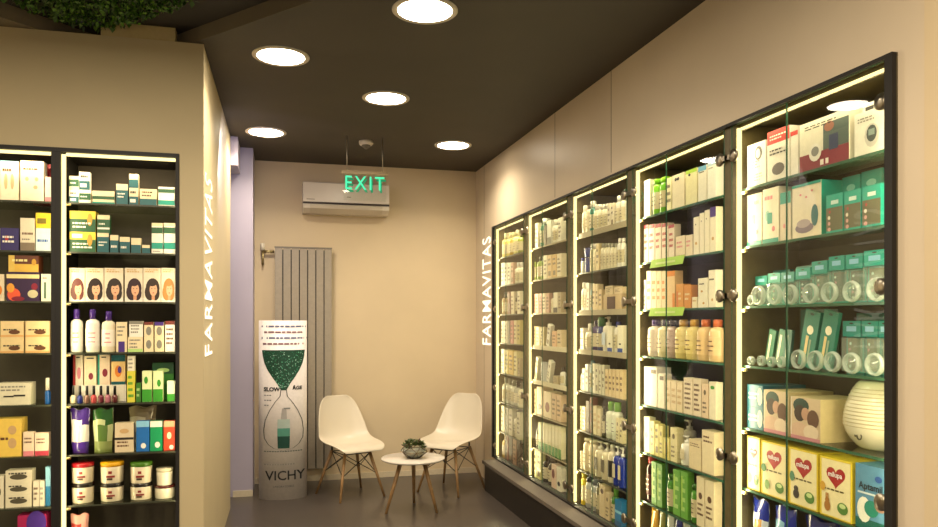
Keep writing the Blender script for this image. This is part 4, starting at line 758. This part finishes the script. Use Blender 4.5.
# ---- right, farthest glass cabinet
R(4, 0, row([('bot', 'e0d070', 'yellow bottle with cream cap', 1, dict(cap='e8e0b8'))]*2+[('bot', 'ccac4c', 'amber bottle', 1, dict(cap='e0d8a0')), ('bot', 'e4dc94', 'pale yellow bottle', 1, dict(cap='e8e0b8', dy=-2)), ('bot', '9aa83c', 'green bottle', 1.2, dict(cap='7a8430'))], 500.5, 520.5, 233, 231))
R(4, 1, row([('box', 'e8e8d0', 'white carton', 1, bk)]*3+[('box', 'dcb8a0', 'pink carton', .8, {}), ('bot', 'ece8cc', 'white bottle', 1, dict(cap='white')), ('bot', 'ece8cc', 'white bottle', 1, dict(cap='white'))], 500.5, 520.5, 263, 262))
R(4, 2, row([('bot', 'b09868', 'tan bottle with dark cap', 1, dict(cap='dark'))]*2+[('box', '7a4030', 'red-brown carton', 1, {}), ('box', 'e4d8b8', 'cream carton', 1, bk), ('bot', '5a4838', 'dark bottle', .8, dict(cap='dark')), ('box', 'e8e0c4', 'whitish carton', 1, bk)], 500.5, 520.5, 292, 291))
R(4, 3, row([('box', 'd8ccb0', 'pale carton', 1, bk)]*2+[('box', '4a4438', 'dark carton', .8, {}), ('box', 'c88880', 'pink-red carton', 1, bk), ('box', 'd8c89c', 'tan carton', 1, bk), ('box', 'c0b070', 'olive carton', 1, bk)], 500.5, 520.5, 321, 320))
R(4, 4, row([('box', 'e8e4c4', 'white carton', 1, {}), ('box', 'd8c878', 'yellow carton', 1, bk), ('box', 'd8b860', 'golden carton', 1.2, bk), ('box', 'e0d4a0', 'cream carton', 1, bk), ('box', 'b0a080', 'grey-tan carton', .8, dict(dy=6))], 500.5, 520.5, 349, 353))
R(4, 5, row([('bot', 'dcd8c0', 'white bottle with grey cap', 1, dict(cap='8a8670'))]*3+[('bot', 'b8b4a0', 'grey bottle', 1, dict(cap='dark')), ('bot', 'dcd4b4', 'cream bottle', 1, dict(cap='6a6450'))], 500.5, 520.5, 377, 384))
R(4, 6, row([('box', 'd8d0b0', 'pale carton', 1, bk), ('box', '8a8468', 'olive grey carton', 1, {}), ('box', 'd0c8ac', 'stone carton', 1, bk), ('bot', 'e0d8bc', 'cream bottle', 1, dict(cap='dark')), ('box', 'c8c0a0', 'grey-cream carton', 1, bk)], 500.5, 520.5, 406, 414))
R(4, 7, row([('bot', 'c0a84c', 'gold bottle', 1, dict(cap='d8c060')), ('box', '8a5040', 'red-brown carton', 1, {}), ('box', '4a3c30', 'dark brown carton', 1, {}), ('box', 'b08c70', 'pinkish tan carton', 1, bk), ('box', '5a4c3c', 'dark carton', 1, bk)], 500.5, 520.5, 433, 443))
# humidifier on the fifth shelf of the nearest cabinet
z0 = RZ[4]; hh = .228
t = thing('air_humidifier', 'white domed appliance with ribbed front, fifth shelf, nearest glass cabinet', 'appliance', (2.0, 2.125, z0+.0008), -PI/2)
m = MB(); pr = [(.55, 0), (.66, .04), (.80, .12), (.92, .22), (.99, .33), (1, .42), (.98, .52), (.93, .64), (.85, .76), (.75, .87), (.64, .96), (.56, 1)]
pr = [(r*.13, v*hh) for r, v in pr]
m.lathe(pr, 'gloss:e9e2c8', 40, 1, .8); m.build('housing', t)
def hr(v):
    for (r0, a0), (r1, a1) in zip(pr, pr[1:]):
        if a0 <= v*hh <= a1: return r0+(r1-r0)*(v*hh-a0)/(a1-a0)
for k in range(11):
    v = .34+k*.055; r = hr(v)
    m = MB(); m.lathe([(r*1.002, v*hh-.0022), (r*1.016, v*hh), (r*1.002, v*hh+.0022)], 'c4ba98', 40, 1, .8, caps=False); m.build('rib', t)
m = MB(); m.lathe([(.011, 0), (.013, .002), (.013, .003), (.008, .003), (.008, 0)], '5a5440', 16, mx=Matrix.Translation((.008, -.0925, hh*.2)) @ Matrix.Rotation(PI/2, 4, 'X') , caps=False)
m.box((-.014, -.0945, hh*.2-.004), (-.008, -.088, hh*.2+.004), '5a5440'); m.build('emblem', t)
# ------------------------------------------------------------------ back wall: radiator, air conditioner, sign, totem
xa, xb = at_plane_y(274.5, WY-.06), at_plane_y(332, WY-.06); n = 7; w = (xb-xa)/n; zt = zat(xa, WY-.06, 248)
t = thing('panel_radiator', 'tall flat-panelled vertical radiator on the back wall behind the left chair', 'radiator', ((xa+xb)/2, WY, .12))
for k in range(n):
    m = MB(); x0 = xa+k*w-(xa+xb)/2; m.box((x0+.0045, -.075, 0), (x0+w-.0045, -.055, zt-.12), 'a79d8c'); m.build('panel', t)
for z in (.1, (zt-.12)-.06):
    m = MB(); m.box((xa-(xa+xb)/2+.002, -.050, z), (xb-(xa+xb)/2-.002, -.03, z+.04), '6a6252'); m.build('header', t)
m = MB(); m.box((xa-(xa+xb)/2, -.0795, zt-.119), (xb-(xa+xb)/2, -.052, zt-.107), '8d8474')
m.build('top_cover', t)
m = MB(); m.box((xa-(xa+xb)/2+.004, -.0535, .0), (xb-(xa+xb)/2-.004, -.0505, zt-.13), '2a251e'); m.build('gap_shade_plate', t)  # dark sheet added to paint shade into the gaps between panels
for s_ in (-.15, .15):
    for z_ in (.1, zt-.18): m = MB(); m.box((s_-.01, -.03, z_), (s_+.01, -.001, z_+.04), '6a6252'); m.build('wall_bracket', t)
m = MB(); vz = zt-.12; m.tube((xa-(xa+xb)/2-.002, -.05, vz-.03), (xa-(xa+xb)/2-.10, -.05, vz-.03), .011, .011, 'metal:b8a878'); m.tube((xa-(xa+xb)/2-.10, -.05, vz-.03), (xa-(xa+xb)/2-.10, -.05, vz-.14), .01, .01, 'metal:b8a878')
m.tube((xa-(xa+xb)/2-.10, -.05, vz-.02), (xa-(xa+xb)/2-.10, -.05, vz+.04), .02, .018, 'e0d8c4', 12); m.tube((xa-(xa+xb)/2-.10, -.05, vz-.14), (xa-(xa+xb)/2-.10, -.001, vz-.14), .01, .01, 'metal:b8a878'); m.build('valve', t)
# air conditioner
AD = .21; xa, xb = at_plane_y(303, WY-AD), at_plane_y(389.5, WY-AD); za, zb = zat(xb, WY-AD, 213)-.012, zat(xb, WY-AD, 188)+.02
t = thing('air_conditioner', 'white wall-mounted split air conditioner on the back wall', 'air conditioner', ((xa+xb)/2, WY, za))
w = xb-xa; h = zat((xa+xb)/2, WY-AD, 182.5)-za
def loft(mb, prof, x0, x1, key):
    vs = [(x0, y, z) for y, z in prof]+[(x1, y, z) for y, z in prof]; n = len(prof)
    mb.add(vs, [tuple(range(n)), tuple(range(2*n-1, n-1, -1))]+[(i, n+i, n+(i+1) % n, (i+1) % n) for i in range(n)], key)
m = MB(); loft(m, [(-.001, .0), (-.12, .0), (-.185, .035), (-.195, .08), (-.195, h-.02), (-.17, h), (-.001, h)], -w/2, w/2, 'gloss:d9cfc0'); m.build('casing', t)
m = MB(); m.box((-w/2+.004, -AD, .088), (w/2-.004, -.1955, h-.012), 'gloss:e0d6c8'); m.build('front_panel', t)
m = MB(); m.box((-w/2, -.203, .072), (w/2, -.196, .086), '3a2a20'); m.build('air_slot', t)
m = MB(); loft(m, [(-.125, -.004), (-.192, .034), (-.199, .066), (-.197, .068), (-.19, .036), (-.125, -.001)], -w/2+.06, w/2-.06, 'gloss:cfc4b0'); m.build('louver', t)
m = MB(); m.rect(-w/2+.03, .105, -w/2+.10, .112, -AD-.0008, '8d8474'); m.rect(.0, .135, .035, .141, -AD-.0008, '8d8474'); m.build('marking', t)
# exit sign
xs, ysn = at_z(365, 137, CEIL); 
dS = 5.76
def at_d(px, d): u = (px-CX)/F; return d*(SN+u*CS), d*(CS-u*SN)
Ys = at_d(365, dS)[1]; x0, x1 = at_plane_y(343.5, Ys), at_plane_y(386, Ys); zbar = zat(x0, Ys, 172); cxs = (x0+x1)/2; w = x1-x0
t = thing('exit_sign', 'hanging clear glass sign with glowing green EXIT letters', 'exit sign', (cxs, Ys, zbar))
m = MB(); m.box((-w/2-.01, -.015, -.012), (w/2+.01, .015, .012), 'c8b48c'); m.build('bar', t)
for s in (-1, 1):
    m = MB(); m.tube((s*w*.42, 0, .012), (s*w*.42, 0, CEIL-zbar), .0035, .0035, 'metal:b8b0a0', 6); m.build('hanging_rod', t)
m = MB(); m.box((-w/2, -.003, -.155-.06), (w/2, .003, -.0125), 'door_glass'); m.build('glass_pane', t)
for off, yy, st in ((0, -.0045, 'emit1.1:4fe0a0'), (.012, .0045, 'emit0.5:2fc080')):  # dimmer offset copy of the letters imitates their reflection in the glass
    m = MB(); vs, fs = text_geo('EXIT', .1, w*.92, .0005, 0, 1, 1.25); hh = max(v.y for v in vs)
    m.add([(v.x+off, yy, -.078-off*1.5+v.y/hh*.052) for v in vs], fs, st)
    if yy > 0: pass
    m.build('lettering', t)
# cylindrical advertising totem
base = at_d(283, 6.10); RX, RY = .19, .12; HT = zat(base[0], base[1]-.1, 320.5)
yaw = math.atan2(base[0], base[1])
t = thing('advertising_totem', 'tall white rounded cardboard totem reading VICHY and SLOW AGE', 'display totem', (base[0], base[1], 0), -math.atan2(base[0], base[1]))
m = MB(); m.lathe([(1, 0), (1, HT)], 'e6dfda', 48, RX, RY, smooth=True); m.build('body', t)
m = MB()
def wrap(pts, fs, key, off=.0015, mb=None):
    out = []
    for x, z in pts:
        x = x+.005; a = max(-.98, min(.98, x/RX)); an = math.asin(a); out.append((RX*1.0*math.sin(an)+off*math.sin(an), -(RY+off)*math.cos(an), z))
    (mb or m).add(out, fs, key)
def wquad(x0, x1, p0, p1, key, off=.003, x2=None, x3=None):
    x2 = x0 if x2 is None else x2; x3 = x1 if x3 is None else x3; n = 8
    for q in range(n):
        f, g = q/n, (q+1)/n
        wrap([(x0+(x1-x0)*f, zt_(p0)), (x0+(x1-x0)*g, zt_(p0)), (x2+(x3-x2)*g, zt_(p1)), (x2+(x3-x2)*f, zt_(p1))], [(0,1,2,3)], key, off)
def wtext(s, cx, cz, w, key, bold=0.0, sp=1.0, off=.002):
    vs, fs = text_geo(s, .1, w, bold, 0, 1, sp); q = MB(); wrap([(cx+v.x, cz+v.y) for v in vs], fs, key, off, q); q.build('printed_word', t)
def zt_(py): return zat(base[0], base[1]-.1, py)
PXM = 6.0/F
wtext('VICHY', .012, zt_(475), .31, '26282c', .0012); wtext('LABORATOIRES', 0, zt_(486), .16, '6a6a6e', 0, 1.1)
wtext('SLOW', -.09, zt_(389), .125, '26282c', .005); wtext('ÂGE', .105, zt_(387.5), .075, '26282c', .004)
for k, s in enumerate(((-.02, .30), (-.01, .28), (.0, .34), (.0, .32))):
    m = MB(); z = zt_(326.5+5.8*k); r = random.Random(k); x = -s[1]/2+s[0]
    while x < s[1]/2:
        l = r.uniform(.02, .05); wrap([(x, z-.006), (x+l, z-.006), (x+l, z+.008), (x, z+.008)], [(0,1,2,3)], '7a7ea0' if k % 2 == 0 else 'a07a80'); x += l+.008
    m.build('printed_line', t)
for z_, n_, c_ in ((451, 15, '5a6a64'), (464, 12, '9a948c'), (395, 3, '8a8a90'), (400, 3, '8a8a90'), (405, 2, '8a8a90')):
    x = -.15; m = MB()
    for q in range(n_): wrap([(x, zt_(z_)-.004), (x+.014, zt_(z_)-.004), (x+.014, zt_(z_)+.004), (x, zt_(z_)+.004)], [(0,1,2,3)], c_); x += .02
    m.build('printed_line', t)
m = MB()
# hourglass: outline widths by height (pixel row, half width in metres)
HG = [(p, h*1.07) for p, h in [(350, .155), (356, .150), (363, .138), (370, .115), (377, .082), (384, .045), (390, .020), (396, .026), (402, .062), (410, .100), (420, .132), (430, .143), (438, .138), (444, .11), (448, .07), (450, .01)]]
def strip(lo, hi, key, off, sc=1.0, cols=18):
    P = [p for p in HG if lo <= p[0] <= hi]
    pts = []; fs = []
    for py, hw in P:
        for q in range(cols+1): pts.append((hw*sc*(2*q/cols-1), zt_(py)))
    for j in range(len(P)-1):
        for q in range(cols): a = j*(cols+1)+q; fs.append((a+cols+1, a+cols+2, a+1, a))
    wrap(pts, fs, key, off)
for s in (-1, 1):
    for j in range(6, len(HG)-1):
        (p0, h0), (p1, h1) = HG[j], HG[j+1]; wrap([(s*h0-.003, zt_(p0)), (s*h0+.003, zt_(p0)), (s*h1+.003, zt_(p1)), (s*h1-.003, zt_(p1))], [(0,1,2,3)], '3c4440', .003)
strip(350, 390, '14503c', .002)
rr = random.Random(5)
for k in range(420):
    py = rr.uniform(351, 388); hw = 0
    for j in range(6):
        if HG[j][0] <= py <= HG[j+1][0]: hw = HG[j][1]+(HG[j+1][1]-HG[j][1])*(py-HG[j][0])/(HG[j+1][0]-HG[j][0])
    x = rr.uniform(-hw, hw)*.92; s = rr.uniform(.002, .006); z = zt_(py)
    wrap([(x-s, z), (x, z-s), (x+s, z), (x, z+s)], [(0,1,2,3)], rr.choice(['2f8a68', '6fbf9c', '1f6a50', 'b8dccc', '0c3428']), .003)
m.build('printed_hourglass', t); m = MB()
# product picture inside the lower bulb
wquad(-.045, .045, 448, 436, '0f4c40', .003, -.048, .048); wquad(-.048, .048, 436, 428, '5a9a88'); wquad(-.048, .048, 428, 419, 'b4c4bc', .003, -.046, .046)
wquad(-.022, .026, 419, 408, 'b4b0ac', .003, -.012, .02); wquad(0, .05, 409, 407.5, '8a8c8a', .0035)
for j in range(24):
    a0, a1 = 2*PI*j/24, 2*PI*(j+1)/24
m.build('printed_serum_bottle', t)
# ------------------------------------------------------------------ chairs
def make_chair(X, Y, ang, label):
    t = thing('shell_chair', label, 'chair', (X, Y, 0), ang, 'white shell chairs by the small table'); t.scale = (.97, .97, .97)
    prof = [(.245, .395, .165, .00), (.235, .418, .195, .00), (.205, .432, .215, .006), (.13, .430, .228, .020), (.04, .420, .235, .034), (-.05, .415, .238, .045), (-.12, .425, .238, .055), (-.17, .455, .235, .062),
            (-.200, .50, .230, .066), (-.222, .56, .222, .062), (-.240, .63, .208, .052), (-.256, .70, .190, .040), (-.270, .76, .165, .028), (-.278, .80, .135, .020), (-.282, .822, .09, .015)]
    n = 12; vs = []
    for j, (x, z, hw, lift) in enumerate(prof):
        a = prof[max(0, j-1)]; b = prof[min(len(prof)-1, j+1)]; tx, tz = b[0]-a[0], b[1]-a[1]; l = math.hypot(tx, tz); nx, nz = tz/l, -tx/l
        if nz < 0 and nx < 0: nx, nz = -nx, -nz
        for k in range(n+1):
            s = 2*k/n-1; q = abs(s)**2.4*lift*1.15; vs.append((x+nx*q, s*hw, z+nz*q))
    fs = [(j*(n+1)+k, j*(n+1)+k+1, (j+1)*(n+1)+k+1, (j+1)*(n+1)+k) for j in range(len(prof)-1) for k in range(n)]
    m = MB(); m.add(vs, fs, 'shell', True); o = m.build('shell', t)
    md = o.modifiers.new('solid', 'SOLIDIFY'); md.thickness = .009; md.offset = 0; smooth_mod(o, 2)
    tops = [(.12, .115), (.12, -.115), (-.115, .115), (-.115, -.115)]; feet = [(.215, .205), (.215, -.205), (-.215, .215), (-.215, -.215)]
    for (a, b), (c, d) in zip(tops, feet):
        m = MB(); m.tube((a, b, .375), (c, d, .001), .015, .0095, 'wood', 10)
        m.tube((a, b, .372), (a, b, .412), .007, .007, 'frame_black', 8); m.build('leg', t)
    def P(i, f): a, b = tops[i]; c, d = feet[i]; return (a+(c-a)*f, b+(d-b)*f, .375*(1-f))
    m = MB()
    for i, j in ((0, 1), (1, 3), (3, 2), (2, 0)):
        m.tube(P(i, .02), P(j, .48), .0035, .0035, 'frame_black', 6); m.tube(P(j, .02), P(i, .48), .0035, .0035, 'frame_black', 6); m.tube(P(i, .02), P(j, .02), .004, .004, 'frame_black', 6)
    m.build('wire_brace', t)
make_chair(.60, 6.2, math.radians(-68), 'white moulded shell chair with wooden legs, left of the small table')
make_chair(1.44, 6.17, math.radians(225), 'white moulded shell chair with wooden legs, right of the small table')
# table: three feet read off the photograph
fx = [at_z(386, 514, 0), at_z(437, 513, 0), at_z(414, 503, 0)]
tc = at_d(413, 5.64); tz = .402
t = thing('side_table', 'small round white side table with three wooden legs between the chairs', 'table', (tc[0], tc[1], 0))
m = MB(); m.lathe([(.225, tz-.018), (.238, tz-.012), (.24, tz-.004), (.236, tz)], 'gloss:d2cabf', 48); m.build('tabletop', t)
for (x, y) in fx:
    dx, dy = x-tc[0], y-tc[1]; m = MB(); m.tube((dx*.45, dy*.45, tz-.019), (dx, dy, .001), .017, .010, 'wood', 12); m.build('leg', t)
# planter
pc = at_d(414, 5.62); t = thing('potted_succulent', 'succulent in a faceted glass and bronze bowl on the side table', 'plant', (pc[0], pc[1], tz+.001))
m = MB(); n = 6
A = [(.05*math.cos(2*PI*k/n), .05*math.sin(2*PI*k/n), .004) for k in range(n)]; B = [(.105*math.cos(2*PI*(k+.5)/n), .105*math.sin(2*PI*(k+.5)/n), .05) for k in range(n)]; T = [(.075*math.cos(2*PI*k/n), .075*math.sin(2*PI*k/n), .088) for k in range(n)]
vs = A+B+T; fs = []
for k in range(n): j = (k+1) % n; fs += [(k, j, n+k), (j, n+j, n+k), (n+k, n+j, 2*n+j), (n+k, 2*n+j, 2*n+k)]
m.add(vs, fs, 'blister_plastic'); m.build('glass_bowl', t)
m = MB()
for k in range(n):
    j = (k+1) % n
    for p, q in ((A[k], A[j]), (A[k], B[k]), (A[j], B[k]), (B[k], B[j]), (B[k], T[k]), (B[k], T[j]), (T[k], T[j])): m.tube(p, q, .0028, .0028, 'metal:6a5a44', 6)
m.build('bronze_frame', t)
m = MB(); m.lathe([(.046, .006), (.085, .04), (.088, .055)], '9a8a70', 12); m.build('soil', t)
m = MB(); r = random.Random(2)
for c in range(16):
    cx, cy = r.uniform(-.075, .075), r.uniform(-.075, .075); cz = .075+r.uniform(0, .045)*(1-(cx*cx+cy*cy)/.012); 
    for k in range(16):
        a = 2*PI*k/16*2.4+r.random(); el = r.uniform(.2, 1.3); L_ = r.uniform(.022, .045); d = Vector((math.cos(a)*math.cos(el), math.sin(a)*math.cos(el), math.sin(el))); s = d.cross(Vector((0, 0, 1))).normalized()*L_*.22
        p = Vector((cx, cy, cz)); q = p+d*L_; mid_ = p+d*L_*.55; u_ = Vector((0, 0, .004))
        m.add([p, mid_+s+u_, q, mid_-s+u_, mid_-u_], [(0, 4, 1), (1, 4, 2), (2, 4, 3), (3, 4, 0), (0, 1, 2, 3)], r.choice(['4a5a2c', '5c6e38', '3a4a22', '6e7c4a', '55402c']))
m.build('leaves', t)
# ------------------------------------------------------------------ light, world, camera
w = bpy.data.worlds.new('World'); bpy.context.scene.world = w; w.use_nodes = True
w.node_tree.nodes['Background'].inputs[0].default_value = (1, .86, .66, 1); w.node_tree.nodes['Background'].inputs[1].default_value = .35
Lc = bpy.data.lights.new('cool_fill_light', 'AREA'); Lc.size = .4; Lc.energy = 4; Lc.color = (.72, .68, 1)  # unseen lamp added to throw a cool tint on the pier
o = bpy.data.objects.new('cool_fill_light', Lc); C.objects.link(o); o.location = (-.2, 5.0, 2.5); o.rotation_euler = (math.radians(60), 0, math.radians(10))
cam = bpy.data.cameras.new('camera'); co = bpy.data.objects.new('camera', cam); C.objects.link(co)
co.location = (0, 0, H); co.rotation_euler = (PI/2, 0, -TH)
cam.sensor_width = 36; cam.lens = F/938*36; cam.shift_x = 0; cam.shift_y = (HY-263.5)/938; cam.clip_start = .05
sc = bpy.context.scene; sc.camera = co
sc.view_settings.view_transform = 'Standard'; sc.view_settings.exposure = .4; sc.view_settings.look = 'None'
sc.cycles.use_denoising = True; sc.cycles.transparent_max_bounces = 24; sc.cycles.max_bounces = 8; sc.cycles.sample_clamp_indirect = 4
